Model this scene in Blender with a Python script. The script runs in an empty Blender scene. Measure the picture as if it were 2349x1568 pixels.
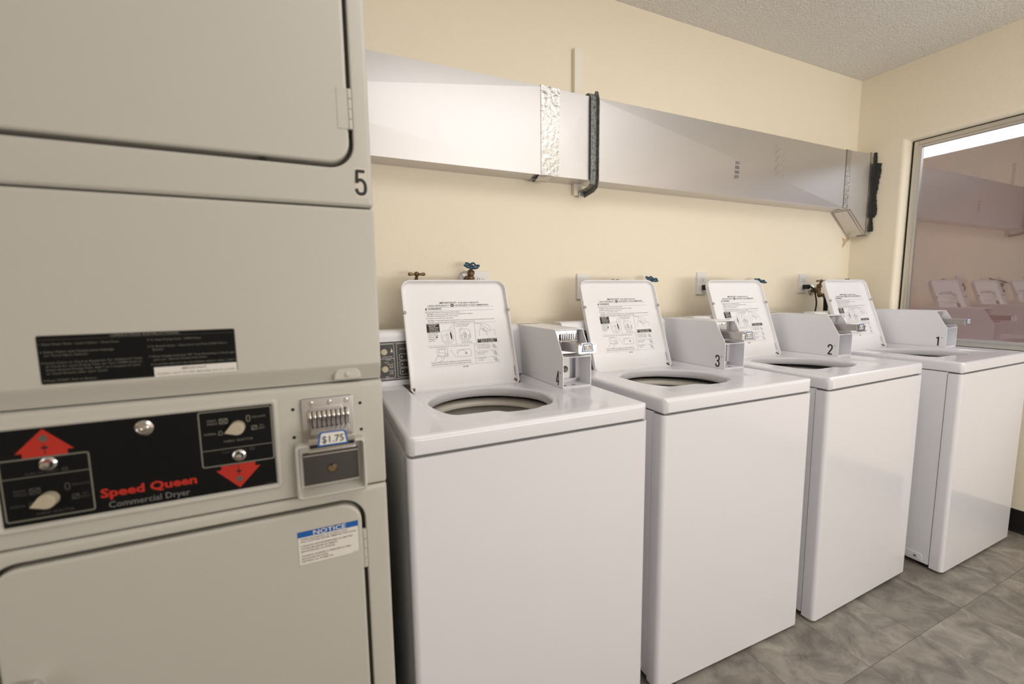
import bpy, bmesh, math, random
from mathutils import Vector, Matrix, noise as mnoise

random.seed(7)
scn = bpy.context.scene
COL = scn.collection

# ----------------------------------------------------------------------------
# camera, sky, lights, exposure
# ----------------------------------------------------------------------------
cam_data = bpy.data.cameras.new('camera')
cam = bpy.data.objects.new('camera', cam_data)
COL.objects.link(cam)
R_ = Vector((0.90959733, -0.41529604, -0.01272346))
U_ = Vector((0.05832541, 0.09730728, 0.99354388))
F_ = Vector((0.41137676, 0.90446696, -0.11273275))
CAMP = Vector((-0.16172680, -0.89769844, 1.21648215))
cam.matrix_world = Matrix(((R_.x, U_.x, -F_.x, CAMP.x), (R_.y, U_.y, -F_.y, CAMP.y),
                           (R_.z, U_.z, -F_.z, CAMP.z), (0, 0, 0, 1)))
cam_data.sensor_fit = 'HORIZONTAL'
cam_data.sensor_width = 36.0
cam_data.lens = 993.8 * 36.0 / 2349.0
cam_data.clip_start = 0.02
cam_data.dof.use_dof = True
cam_data.dof.focus_distance = 1.75
cam_data.dof.aperture_fstop = 2.2
scn.camera = cam

scn.view_settings.view_transform = 'Standard'
scn.view_settings.look = 'None'
scn.view_settings.gamma = 1.0
scn.view_settings.use_curve_mapping = False
scn.view_settings.exposure = -0.40

world = bpy.data.worlds.new('sky')
scn.world = world
world.use_nodes = True
bg = world.node_tree.nodes['Background']
bg.inputs['Color'].default_value = (0.86, 0.93, 1.0, 1)
bg.inputs['Strength'].default_value = 3.2


def area_light(name, loc, rot, sx, sy, power, color):
    d = bpy.data.lights.new(name, 'AREA')
    d.shape = 'RECTANGLE'
    d.size, d.size_y = sx, sy
    d.energy = power
    d.color = color
    o = bpy.data.objects.new(name, d)
    o.location = loc
    o.rotation_euler = rot
    COL.objects.link(o)
    return o


# room extents (metres): back wall Y=BW, right wall X=RW, ceiling Z=CH
BW, RW, CH, LW, FW = 0.76, 2.96, 2.47, -2.3, -3.1
# daylight through the shop window behind the photographer, plus two added fill lamps
area_light('daylight_front_window', (1.9, FW + 0.03, 1.50), (math.radians(90), 0, 0), 2.0, 1.35, 14, (0.93, 0.96, 1.0))
area_light('ceiling_fill', (1.5, FW + 0.06, 0.95), (math.radians(138), 0, 0), 2.6, 0.8, 84, (1.0, 0.98, 0.96))  # added fill lamp, tilted up to brighten the ceiling
area_light('daylight_left_door', (LW + 0.03, -1.35, 1.10), (math.radians(90), 0, math.radians(-90)), 1.0, 2.0, 9, (0.84, 0.91, 1.0))  # added fill lamp at the left wall for the coin box sides; no door there
# added soft area lamp for flash bounced off the ceiling, out of the frame
area_light('bounce_flash_fill', (0.95, -0.78, CH - 0.03), (0, 0, 0), 1.8, 1.2, 20, (1.0, 0.975, 0.955))
# ----------------------------------------------------------------------------
# materials
# ----------------------------------------------------------------------------
MATS = {}


def mat(name, color, rough=0.5, metal=0.0, bump=None, var=None, coat=0.0, spec=0.5, emit=None, aniso=None):
    m = bpy.data.materials.new(name)
    m.use_nodes = True
    nt = m.node_tree
    b = nt.nodes['Principled BSDF']
    b.inputs['Base Color'].default_value = (*color, 1)
    b.inputs['Roughness'].default_value = rough
    b.inputs['Metallic'].default_value = metal
    b.inputs['Specular IOR Level'].default_value = spec
    if coat:
        b.inputs['Coat Weight'].default_value = coat
        b.inputs['Coat Roughness'].default_value = 0.06
    tc = nt.nodes.new('ShaderNodeTexCoord')
    if bump:
        scale, strength, dist, detail = bump
        n = nt.nodes.new('ShaderNodeTexNoise')
        n.inputs['Scale'].default_value = scale
        n.inputs['Detail'].default_value = detail
        bp = nt.nodes.new('ShaderNodeBump')
        bp.inputs['Strength'].default_value = strength
        bp.inputs['Distance'].default_value = dist
        nt.links.new(tc.outputs['Object'], n.inputs['Vector'])
        nt.links.new(n.outputs['Fac'], bp.inputs['Height'])
        nt.links.new(bp.outputs['Normal'], b.inputs['Normal'])
    if var:
        scale, c2, lo, hi = var
        n = nt.nodes.new('ShaderNodeTexNoise')
        n.inputs['Scale'].default_value = scale
        n.inputs['Detail'].default_value = 5
        rp = nt.nodes.new('ShaderNodeValToRGB')
        rp.color_ramp.elements[0].position = lo
        rp.color_ramp.elements[0].color = (*color, 1)
        rp.color_ramp.elements[1].position = hi
        rp.color_ramp.elements[1].color = (*c2, 1)
        nt.links.new(tc.outputs['Object'], n.inputs['Vector'])
        nt.links.new(n.outputs['Fac'], rp.inputs['Fac'])
        nt.links.new(rp.outputs['Color'], b.inputs['Base Color'])
    MATS[name] = m
    return m


def S(r, g, b):
    f = lambda c: (c / 255 / 12.92) if c / 255 <= 0.04045 else ((c / 255 + 0.055) / 1.055) ** 2.4
    return (f(r), f(g), f(b))


M_wall = mat('cream_wall_paint', S(246, 235, 213), 0.7, bump=(150, 0.35, 0.004, 3))
M_ceil = mat('popcorn_ceiling', S(230, 226, 220), 0.9, bump=(110, 0.85, 0.011, 3))
M_enamel = mat('white_enamel', S(232, 230, 235), 0.16, spec=0.5, coat=0.25)
M_white_paint = mat('white_painted_steel', S(238, 237, 241), 0.32)
M_lid = mat('white_lid_paint', S(242, 240, 242), 0.3)
M_dryer_dimmed = mat('dimmed_white_dryer_paint', S(195, 191, 182), 0.36)  # white dryer paint darkened, the lens's edge falloff put into its colour
M_black = mat('black_plastic', S(16, 15, 15), 0.35)
M_overlay = mat('black_overlay', S(11, 10, 11), 0.5, spec=0.2)
M_console_black = mat('charcoal_overlay', S(52, 48, 44), 0.4)
M_ink = mat('black_ink', S(46, 44, 44), 0.7)
M_number = mat('black_vinyl', S(24, 23, 24), 0.5)
M_inkgrey = mat('grey_ink', S(120, 118, 118), 0.7)
M_silverink = mat('silver_ink', S(120, 118, 108), 0.55)
M_dimink = mat('dim_ink', S(74, 72, 68), 0.55)
M_red = mat('red_ink', S(182, 38, 22), 0.5)
M_blue = mat('blue_ink', S(18, 92, 170), 0.5)
M_sticker = mat('sticker_white', S(228, 223, 216), 0.45)
M_brown_ink = mat('brown_ink', S(110, 100, 92), 0.7)
M_chrome = mat('chrome', (0.70, 0.68, 0.67), 0.2, 1.0)
M_steel = mat('brushed_steel', (0.52, 0.49, 0.48), 0.34, 1.0)
M_darksteel = mat('dark_steel', (0.10, 0.092, 0.09), 0.42, 0.8)
M_duct = mat('duct_sheet_metal', (0.66, 0.645, 0.65), 0.43, 1.0, bump=(3.0, 0.10, 0.02, 2))
M_foil = mat('foil_tape', (0.56, 0.55, 0.535), 0.28, 1.0, bump=(60, 0.35, 0.008, 3))
M_galv = mat('galvanised_steel', (0.16, 0.165, 0.16), 0.5, 0.75, var=(90, (0.30, 0.31, 0.30), 0.40, 0.65))
M_foam = mat('black_sealant', S(58, 58, 55), 0.9, bump=(120, 1.0, 0.01, 4))
M_stain = mat('brown_stain', S(205, 184, 146), 0.8)
M_alu = mat('aluminium_frame', (0.62, 0.60, 0.57), 0.35, 1.0)
M_rubber = mat('black_rubber', S(22, 21, 21), 0.6)
M_base = mat('black_vinyl_base', S(20, 19, 19), 0.45)
M_brass = mat('aged_brass', (0.27, 0.19, 0.11), 0.42, 1.0, var=(60, (0.17, 0.12, 0.08), 0.4, 0.7))
M_bluewheel = mat('blue_enamel_worn', S(40, 84, 116), 0.4, 0.2, var=(120, S(70, 62, 52), 0.55, 0.75))
M_plate = mat('white_plastic', S(236, 232, 230), 0.4)
M_knob = mat('ivory_knob', S(186, 174, 152), 0.4)
M_cream_ring = mat('cream_plastic', S(226, 220, 208), 0.35)
M_basket = mat('grey_porcelain', S(196, 192, 184), 0.35)
M_hole = mat('dark_hole', S(12, 12, 12), 0.8)
M_rust = mat('rust', S(92, 66, 42), 0.8)
M_terracotta = mat('terracotta_stucco', S(110, 72, 61), 0.9, bump=(60, 0.4, 0.01, 3), var=(0.8, S(82, 66, 58), 0.35, 0.7))

# floor: twelve inch slate look vinyl tiles with fine joints
m = bpy.data.materials.new('slate_vinyl_tile')
m.use_nodes = True
nt = m.node_tree
b = nt.nodes['Principled BSDF']
tc = nt.nodes.new('ShaderNodeTexCoord')
mp = nt.nodes.new('ShaderNodeMapping')
mp.inputs['Location'].default_value = (-1.102 / 0.3065, 0.2135 / 0.3065, 0)
mp.inputs['Scale'].default_value = (1 / 0.3065, 1 / 0.3065, 0.0)
nt.links.new(tc.outputs['Object'], mp.inputs['Vector'])


def vmath(op, a, bb=None):
    n = nt.nodes.new('ShaderNodeVectorMath')
    n.operation = op
    nt.links.new(a, n.inputs[0])
    if bb is not None:
        if isinstance(bb, tuple):
            n.inputs[1].default_value = bb
        else:
            nt.links.new(bb, n.inputs[1])
    return n.outputs[0]


def fmath(op, a, bb=None, clamp=False):
    n = nt.nodes.new('ShaderNodeMath')
    n.operation = op
    n.use_clamp = clamp
    if isinstance(a, (int, float)):
        n.inputs[0].default_value = a
    else:
        nt.links.new(a, n.inputs[0])
    if bb is not None:
        if isinstance(bb, (int, float)):
            n.inputs[1].default_value = bb
        else:
            nt.links.new(bb, n.inputs[1])
    return n.outputs[0]


fl = vmath('FLOOR', mp.outputs[0])
fr = vmath('FRACTION', mp.outputs[0])
wn = nt.nodes.new('ShaderNodeTexWhiteNoise')
wn.noise_dimensions = '2D'
nt.links.new(fl, wn.inputs['Vector'])
off = nt.nodes.new('ShaderNodeVectorMath')
off.operation = 'MULTIPLY_ADD'
nt.links.new(wn.outputs['Color'], off.inputs[0])
off.inputs[1].default_value = (17, 17, 17)
nt.links.new(mp.outputs[0], off.inputs[2])
n1 = nt.nodes.new('ShaderNodeTexNoise')
n1.inputs['Scale'].default_value = 2.6
n1.inputs['Detail'].default_value = 9
n1.inputs['Roughness'].default_value = 0.62
n1.inputs['Distortion'].default_value = 0.9
nt.links.new(off.outputs[0], n1.inputs['Vector'])
rp = nt.nodes.new('ShaderNodeValToRGB')
cr = rp.color_ramp
cr.elements[0].position = 0.30
cr.elements[0].color = (*S(96, 91, 85), 1)
cr.elements[1].position = 0.72
cr.elements[1].color = (*S(164, 158, 147), 1)
e = cr.elements.new(0.45)
e.color = (*S(124, 118, 110), 1)
e = cr.elements.new(0.57)
e.color = (*S(144, 137, 127), 1)
nt.links.new(n1.outputs['Fac'], rp.inputs['Fac'])
n2 = nt.nodes.new('ShaderNodeTexNoise')
n2.inputs['Scale'].default_value = 2.2
n2.inputs['Detail'].default_value = 7
n2.inputs['Distortion'].default_value = 1.0
nt.links.new(off.outputs[0], n2.inputs['Vector'])
vein = fmath('ABSOLUTE', fmath('SUBTRACT', n2.outputs['Fac'], 0.5))
vein = fmath('SUBTRACT', 1.0, fmath('MULTIPLY', vein, 40.0), True)
mxv = nt.nodes.new('ShaderNodeMix')
mxv.data_type = 'RGBA'
mxv.inputs['B'].default_value = (*S(96, 86, 76), 1)
nt.links.new(fmath('MULTIPLY', vein, 0.22), mxv.inputs['Factor'])
nt.links.new(rp.outputs['Color'], mxv.inputs['A'])
hsv = nt.nodes.new('ShaderNodeHueSaturation')
nt.links.new(fmath('ADD', fmath('MULTIPLY', wn.outputs['Value'], 0.30), 0.82), hsv.inputs['Value'])
nt.links.new(mxv.outputs['Result'], hsv.inputs['Color'])
sep = nt.nodes.new('ShaderNodeSeparateXYZ')
nt.links.new(fr, sep.inputs[0])
dx = fmath('MINIMUM', sep.outputs[0], fmath('SUBTRACT', 1.0, sep.outputs[0]))
dy = fmath('MINIMUM', sep.outputs[1], fmath('SUBTRACT', 1.0, sep.outputs[1]))
dd = fmath('MINIMUM', dx, dy)
joint = fmath('MULTIPLY', fmath('LESS_THAN', dd, 0.0032), 0.75)
mx = nt.nodes.new('ShaderNodeMix')
mx.data_type = 'RGBA'
mx.inputs['B'].default_value = (*S(66, 58, 50), 1)
nt.links.new(joint, mx.inputs['Factor'])
nt.links.new(hsv.outputs['Color'], mx.inputs['A'])
nt.links.new(mx.outputs['Result'], b.inputs['Base Color'])
b.inputs['Roughness'].default_value = 0.42
bp = nt.nodes.new('ShaderNodeBump')
bp.inputs['Strength'].default_value = 0.25
bp.inputs['Distance'].default_value = 0.004
nt.links.new(n1.outputs['Fac'], bp.inputs['Height'])
nt.links.new(bp.outputs['Normal'], b.inputs['Normal'])
M_floor = m

# window glass: a tinted pane with a strong mirror coating
m = bpy.data.materials.new('reflective_window_glass')
m.use_nodes = True
nt = m.node_tree
nt.nodes.remove(nt.nodes['Principled BSDF'])
tr = nt.nodes.new('ShaderNodeBsdfTransparent')
tr.inputs['Color'].default_value = (0.92, 0.92, 0.92, 1)
gl = nt.nodes.new('ShaderNodeBsdfGlossy')
gl.inputs['Roughness'].default_value = 0.015
gl.inputs['Color'].default_value = (0.9, 0.9, 0.92, 1)
mixs = nt.nodes.new('ShaderNodeMixShader')
mixs.inputs[0].default_value = 0.17
nt.links.new(tr.outputs[0], mixs.inputs[1])
nt.links.new(gl.outputs[0], mixs.inputs[2])
nt.links.new(mixs.outputs[0], nt.nodes['Material Output'].inputs['Surface'])
M_glass = m


# ----------------------------------------------------------------------------
# mesh helpers
# ----------------------------------------------------------------------------
def obj(name, bm, m, parent=None, angle=35, wn=True, flat=False):
    me = bpy.data.meshes.new(name)
    bmesh.ops.recalc_face_normals(bm, faces=bm.faces) if not flat else None
    bm.to_mesh(me)
    bm.free()
    for mm in (m if isinstance(m, (list, tuple)) else [m]):
        me.materials.append(mm)
    o = bpy.data.objects.new(name, me)
    COL.objects.link(o)
    if not flat:
        me.shade_smooth()
        me.set_sharp_from_angle(angle=math.radians(angle))
        if wn:
            w = o.modifiers.new('weighted_normals', 'WEIGHTED_NORMAL')
            w.keep_sharp = True
    if parent is not None:
        o.parent = parent
    return o


def tag(o, label, cat, group=None):
    o['label'] = label
    o['category'] = cat
    if group:
        o['group'] = group
    return o


def thing(name, label, cat, loc=(0, 0, 0), rotz=0.0, group=None):
    o = bpy.data.objects.new(name, None)
    o.empty_display_size = 0.1
    o.location = loc
    o.rotation_euler = (0, 0, rotz)
    COL.objects.link(o)
    return tag(o, label, cat, group)


def struct(name, bm, m, **k):
    o = obj(name, bm, m, **k)
    o['kind'] = 'structure'
    return o


def copy_tree(o, parent=None):
    c = o.copy()
    COL.objects.link(c)
    if parent is not None:
        c.parent = parent
    for ch in list(o.children):
        copy_tree(ch, c)
    return c


def add_box(bm, x0, x1, y0, y1, z0, z1, bev=0.0, seg=2, mi=0):
    vs = [bm.verts.new((x, y, z)) for z in (z0, z1) for y in (y0, y1) for x in (x0, x1)]
    idx = [(0, 2, 3, 1), (4, 5, 7, 6), (0, 1, 5, 4), (2, 6, 7, 3), (0, 4, 6, 2), (1, 3, 7, 5)]
    fs = [bm.faces.new([vs[i] for i in f]) for f in idx]
    for f in fs:
        f.material_index = mi
    if bev > 0:
        es = list({e for f in fs for e in f.edges})
        bmesh.ops.bevel(bm, geom=es, offset=bev, segments=seg, profile=0.5, affect='EDGES', clamp_overlap=True)
    return fs


def BX(*a, **k):
    bm = bmesh.new()
    add_box(bm, *a, **k)
    return bm


def add_prism(bm, pts, axis, a0, a1, bev=0.0, seg=2, mi=0, M=None):
    """extrude a 2-D outline along an axis ('x': pts are (y,z); 'y': (x,z); 'z': (x,y))"""
    def P(p, a):
        v = {'x': (a, p[0], p[1]), 'y': (p[0], a, p[1]), 'z': (p[0], p[1], a)}[axis]
        return M @ Vector(v) if M else v
    A = [bm.verts.new(P(p, a0)) for p in pts]
    B = [bm.verts.new(P(p, a1)) for p in pts]
    n = len(pts)
    fs = [bm.faces.new(A[::-1]), bm.faces.new(B)]
    for i in range(n):
        fs.append(bm.faces.new((A[i], A[(i + 1) % n], B[(i + 1) % n], B[i])))
    for f in fs:
        f.material_index = mi
    if bev > 0:
        es = list(set(fs[0].edges) | set(fs[1].edges))
        bmesh.ops.bevel(bm, geom=es, offset=bev, segments=seg, profile=0.5, affect='EDGES', clamp_overlap=True)
    return fs


def rrect(x0, x1, y0, y1, r, n=6):
    """rounded rectangle outline, r: one radius or four (bl, br, tr, tl), counter-clockwise"""
    if isinstance(r, (int, float)):
        r = (r,) * 4
    pts = []
    for (cx, cy, rr, a0) in ((x0 + r[0], y0 + r[0], r[0], 180), (x1 - r[1], y0 + r[1], r[1], 270),
                             (x1 - r[2], y1 - r[2], r[2], 0), (x0 + r[3], y1 - r[3], r[3], 90)):
        for i in range(n + 1):
            a = math.radians(a0 + 90 * i / n)
            pts.append((cx + rr * math.cos(a), cy + rr * math.sin(a)))
    return pts


def add_lathe(bm, prof, seg=32, M=None, mi=0, cap=True):
    rings = []
    for (r, z) in prof:
        ring = []
        for i in range(seg):
            a = 2 * math.pi * i / seg
            v = Vector((r * math.cos(a), r * math.sin(a), z))
            ring.append(bm.verts.new(M @ v if M else v))
        rings.append(ring)
    for a, b2 in zip(rings, rings[1:]):
        for i in range(seg):
            f = bm.faces.new((a[i], a[(i + 1) % seg], b2[(i + 1) % seg], b2[i]))
            f.material_index = mi
    if cap:
        for rg, rev in ((rings[0], True), (rings[-1], False)):
            f = bm.faces.new(rg[::-1] if rev else rg)
            f.material_index = mi


def axis_matrix(origin, z_dir, x_hint=(1, 0, 0)):
    z = Vector(z_dir).normalized()
    x = Vector(x_hint)
    x = (x - z * x.dot(z))
    if x.length < 1e-4:
        x = Vector((0, 1, 0)) - z * z.y
    x.normalize()
    y = z.cross(x)
    return Matrix(((x.x, y.x, z.x, origin[0]), (x.y, y.y, z.y, origin[1]), (x.z, y.z, z.z, origin[2]), (0, 0, 0, 1)))


def catmull(pts, n=8):
    P = [Vector(p) for p in pts]
    P = [P[0] * 2 - P[1]] + P + [P[-1] * 2 - P[-2]]
    out = []
    for i in range(1, len(P) - 2):
        for k in range(n):
            t = k / n
            a, b2, c, d = P[i - 1], P[i], P[i + 1], P[i + 2]
            out.append(0.5 * ((2 * b2) + (c - a) * t + (2 * a - 5 * b2 + 4 * c - d) * t * t + (3 * b2 - a - 3 * c + d) * t ** 3))
    out.append(P[-2])
    return out


def add_tube(bm, pts, r, seg=10, closed=False, mi=0):
    P = [Vector(p) for p in pts]
    n = len(P)
    rr = r if isinstance(r, (list, tuple)) else [r] * n
    rings = []
    prev = None
    for i in range(n):
        if closed:
            t = P[(i + 1) % n] - P[i - 1]
        else:
            t = P[min(i + 1, n - 1)] - P[max(i - 1, 0)]
        t.normalize()
        if prev is None:
            up = Vector((0, 0, 1)) if abs(t.z) < 0.9 else Vector((1, 0, 0))
        else:
            up = prev
        x = (up - t * up.dot(t)).normalized()
        prev = x
        y = t.cross(x)
        rings.append([bm.verts.new(P[i] + (x * math.cos(2 * math.pi * k / seg) + y * math.sin(2 * math.pi * k / seg)) * rr[i]) for k in range(seg)])
    m2 = n if closed else n - 1
    for i in range(m2):
        a, b2 = rings[i], rings[(i + 1) % n]
        for k in range(seg):
            f = bm.faces.new((a[k], a[(k + 1) % seg], b2[(k + 1) % seg], b2[k]))
            f.material_index = mi
    if not closed:
        bm.faces.new(rings[0][::-1]).material_index = mi
        bm.faces.new(rings[-1]).material_index = mi


def add_loops(bm, loops, cap0=True, cap1=True, mi=0):
    """skin a list of closed vertex loops of equal length"""
    R = [[bm.verts.new(p) for p in lp] for lp in loops]
    n = len(R[0])
    for a, b2 in zip(R, R[1:]):
        for i in range(n):
            f = bm.faces.new((a[i], a[(i + 1) % n], b2[(i + 1) % n], b2[i]))
            f.material_index = mi
    if cap0:
        bm.faces.new(R[0][::-1]).material_index = mi
    if cap1:
        bm.faces.new(R[-1]).material_index = mi
    return R


# ---- flat print: text and line work laid on a face ---------------------------
_tc = {}


def text_mesh(s, bold):
    key = (s, bold)
    if key in _tc:
        return _tc[key]
    cu = bpy.data.curves.new('t', 'FONT')
    cu.body = s
    cu.size = 1.0
    cu.resolution_u = 2
    cu.offset = {True: 0.012, 2: 0.034}.get(bold, 0.0)
    o = bpy.data.objects.new('t', cu)
    COL.objects.link(o)
    bpy.context.view_layer.update()
    me = bpy.data.meshes.new_from_object(o.evaluated_get(bpy.context.evaluated_depsgraph_get()))
    vs = [(v.co.x, v.co.y) for v in me.vertices]
    fs = [tuple(p.vertices) for p in me.polygons]
    bpy.data.objects.remove(o)
    bpy.data.curves.remove(cu)
    bpy.data.meshes.remove(me)
    xs = [v[0] for v in vs]
    r = (vs, fs, min(xs), max(xs))
    _tc[key] = r
    return r


CAPH = 0.70


class Flat:
    """flat ink / film shapes on a plane: M maps (u, v, lift) to the thing's space"""

    def __init__(self, M):
        self.M = M
        self.bm = bmesh.new()

    def poly(self, pts, mi=0, lift=0.0003):
        vs = [self.bm.verts.new(self.M @ Vector((p[0], p[1], lift))) for p in pts]
        f = self.bm.faces.new(vs)
        f.material_index = mi

    def rect(self, u0, u1, v0, v1, mi=0, lift=0.0003):
        self.poly([(u0, v0), (u1, v0), (u1, v1), (u0, v1)], mi, lift)

    def disc(self, u, v, r, mi=0, lift=0.0003, n=20, rv=None):
        rv = rv or r
        self.poly([(u + r * math.cos(2 * math.pi * i / n), v + rv * math.sin(2 * math.pi * i / n)) for i in range(n)], mi, lift)

    def stroke(self, pts, w, mi=0, lift=0.0003, closed=False):
        P = [Vector((p[0], p[1])) for p in pts]
        n = len(P)
        L, Rr = [], []
        for i in range(n):
            if closed:
                t = P[(i + 1) % n] - P[i - 1]
            else:
                t = P[min(i + 1, n - 1)] - P[max(i - 1, 0)]
            t = t.normalized() if t.length > 1e-9 else Vector((1, 0))
            nn = Vector((-t.y, t.x)) * (w / 2)
            L.append(P[i] + nn)
            Rr.append(P[i] - nn)
        vl = [self.bm.verts.new(self.M @ Vector((p.x, p.y, lift))) for p in L]
        vr = [self.bm.verts.new(self.M @ Vector((p.x, p.y, lift))) for p in Rr]
        for i in range(n if closed else n - 1):
            j = (i + 1) % n
            f = self.bm.faces.new((vr[i], vr[j], vl[j], vl[i]))
            f.material_index = mi

    def frame(self, u0, u1, v0, v1, r, w, mi=0, lift=0.0003):
        self.stroke(rrect(u0, u1, v0, v1, r, 3), w, mi, lift, True)

    def text(self, s, u0, u1, v, cap, mi=0, lift=0.0004, bold=False):
        vs, fs, x0, x1 = text_mesh(s, bold)
        sx = (u1 - u0) / (x1 - x0)
        sy = cap / CAPH
        V = [self.bm.verts.new(self.M @ Vector((u0 + (p[0] - x0) * sx, v + p[1] * sy, lift))) for p in vs]
        for f in fs:
            try:
                self.bm.faces.new([V[i] for i in f]).material_index = mi
            except ValueError:
                pass

    def digit(self, ch, u0, v0, h, w, t, mi=0, lift=0.0005):
        C = {
            '1': [([(.64, 0), (.64, 1)], 0), ([(.64, .945), (.50, .90), (.20, .80)], 0)],
            '2': [([(.06, .70), (.09, .84), (.28, .945), (.55, .95), (.82, .87), (.90, .72), (.80, .55), (.48, .32), (.16, .11), (.10, .05)], 1), ([(.02, .052), (.96, .052)], 0)],
            '3': [([(.06, .74), (.14, .89), (.40, .95), (.70, .92), (.87, .77), (.78, .60), (.52, .52), (.34, .515)], 1),
                  ([(.34, .515), (.56, .51), (.82, .43), (.91, .26), (.80, .10), (.50, .05), (.20, .09), (.05, .26)], 1)],
            '4': [([(.72, 0), (.72, 1)], 0), ([(.68, .97), (.08, .27)], 0), ([(.02, .255), (1.0, .255)], 0)],
            '5': [([(.90, .948), (.14, .948)], 0), ([(.17, .99), (.11, .47)], 0), ([(.11, .50), (.30, .595), (.58, .60), (.84, .49), (.91, .29), (.80, .10), (.50, .05), (.20, .09), (.05, .25)], 1)],
        }[ch]
        for k, (pts, sm) in enumerate(C):
            q = [(u0 + p[0] * w, v0 + p[1] * h, 0) for p in pts]
            if sm:
                q = catmull(q, 5)
            self.stroke([(p[0], p[1]) for p in q], t, mi, lift + 0.00004 * k)

    def build(self, name, mats, parent=None):
        return obj(name, self.bm, mats, parent, flat=True)


def face_matrix(origin, u, v):
    u = Vector(u).normalized()
    v = Vector(v).normalized()
    n = u.cross(v)
    return Matrix(((u.x, v.x, n.x, origin[0]), (u.y, v.y, n.y, origin[1]), (u.z, v.z, n.z, origin[2]), (0, 0, 0, 1)))


# ----------------------------------------------------------------------------
# the room
# ----------------------------------------------------------------------------
struct('floor', BX(LW - 0.1, 3.3, FW - 0.2, BW + 0.1, -0.06, 0.0), M_floor)
struct('ceiling', BX(LW - 0.1, RW + 0.2, FW - 0.2, BW + 0.1, CH, CH + 0.08), M_ceil)
struct('wall_back', BX(LW - 0.1, RW + 0.2, BW, BW + 0.1, 0, CH), M_wall)
struct('wall_left', BX(LW - 0.1, LW, FW, BW, 0, CH), M_wall)
# front wall behind the photographer without openings; area lamps stand just inside it
bm = bmesh.new()
add_box(bm, LW - 0.1, RW + 0.2, FW - 0.12, FW, 0, CH)
struct('wall_front', bm, M_wall)
# right wall with a window opening whose edges are rounded plaster returns
WY0, WY1, WZ0, WZ1 = -1.75, 0.511, 0.895, 2.050
T = 0.11
bm = bmesh.new()
inner = rrect(WY0, WY1, WZ0, WZ1, 0.004, 2)
N = len(inner)
outer = rrect(FW, BW, 0.0, CH, 0.0001, 2)


def off_loop(lp, d):
    c = Vector(((WY0 + WY1) / 2, (WZ0 + WZ1) / 2))
    out = []
    for (y, z) in lp:
        out.append((y + (d if y > c.x else -d), z + (d if z > c.y else -d)))
    return out


loops = [[(RW, y, z) for (y, z) in outer], [(RW, y, z) for (y, z) in off_loop(inner, 0.020)]]
for k in range(1, 6):
    a = math.radians(90 * k / 5)
    loops.append([(RW + 0.020 * (1 - math.cos(a)), y, z) for (y, z) in off_loop(inner, 0.020 * (1 - math.sin(a)))])
loops.append([(RW + T, y, z) for (y, z) in inner])
loops.append([(RW + T, y, z) for (y, z) in outer])
add_loops(bm, loops, False, False)
struct('wall_right', bm, M_wall, angle=50)

# black cove base
def base(name, pts, axis, a0, a1):
    bm = bmesh.new()
    add_prism(bm, pts, axis, a0, a1)
    return struct(name, bm, M_base)


prof = lambda w, s: [(w, 0.0), (w + s * 0.012, 0.0), (w + s * 0.009, 0.008), (w + s * 0.006, 0.02), (w + s * 0.005, 0.112), (w, 0.115)]
base('baseboard_right', prof(RW, -1), 'y', FW, BW)
base('baseboard_back', prof(BW, -1), 'x', LW, RW - 0.014)

# window: dark gasket, aluminium frame, one reflecting pane
win = bpy.data.objects.new('window_1', None)
COL.objects.link(win)
win['kind'] = 'structure'
win.location = (RW + 0.06, 0, 0.9)


def rel(bm, t):
    bmesh.ops.translate(bm, verts=bm.verts, vec=-Vector(t))
    return bm


def ring_frame(x0, x1, y0, y1, z0, z1, w, bev=0.002):
    bm = bmesh.new()
    add_box(bm, x0, x1, y0, y0 + w, z0, z1, bev)
    add_box(bm, x0, x1, y1 - w, y1, z0, z1, bev)
    add_box(bm, x0, x1, y0 + w, y1 - w, z0, z0 + w, bev)
    add_box(bm, x0, x1, y0 + w, y1 - w, z1 - w, z1, bev)
    return bm


FX = RW + 0.060
obj('gasket', rel(ring_frame(FX + 0.012, FX + 0.04, WY0, WY1, WZ0, WZ1, 0.014, 0), win.location), M_black, win)
fr_bm = ring_frame(FX, FX + 0.035, WY0 + 0.012, WY1 - 0.012, WZ0 + 0.004, WZ1 - 0.006, 0.022)
bm2 = ring_frame(FX + 0.006, FX + 0.03, WY0 + 0.032, WY1 - 0.032, WZ0 + 0.024, WZ1 - 0.026, 0.016)
tmp = bpy.data.meshes.new('tmp')
bm2.to_mesh(tmp)
fr_bm.from_mesh(tmp)
bm2.free()
bpy.data.meshes.remove(tmp)
obj('window_frame', rel(fr_bm, win.location), M_alu, win)
obj('glass_pane', rel(BX(FX + 0.016, FX + 0.020, WY0 + 0.045, WY1 - 0.045, WZ0 + 0.035, WZ1 - 0.038), win.location), M_glass, win)
# neighbouring wall seen through the glass, and the ground between
struct('wall_outside', BX(5.3, 5.5, -6, 6, -0.1, 2.46), M_terracotta)
struct('floor_outside', BX(RW + 0.36, 5.3, -6, 6, -0.12, -0.06), M_ceil)

# painted wood strip on the wall behind the duct strap
bm = bmesh.new()
add_box(bm, 0.886, 0.927, 0.7385, BW, 1.632, 2.226, 0.003)
struct('trim_1', bm, mat('white_wood_paint', S(244, 238, 224), 0.6))


# ----------------------------------------------------------------------------
# washing machine
# ----------------------------------------------------------------------------
W, D, ZT, SK = 0.651, 0.700, 0.915, 0.044
LID_O = Vector((0.0, 0.479, ZT - 0.0166))
LV = Vector((0, 0.1286, 0.3671)).normalized()
LU = Vector((1, 0, 0))
LN = LU.cross(LV)                      # points to the viewer and up
LIDM = face_matrix(LID_O, LU, LV)


def sstep(a, b2, x):
    t = max(0.0, min(1.0, (x - a) / (b2 - a)))
    return t * t * (3 - 2 * t)


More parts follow.
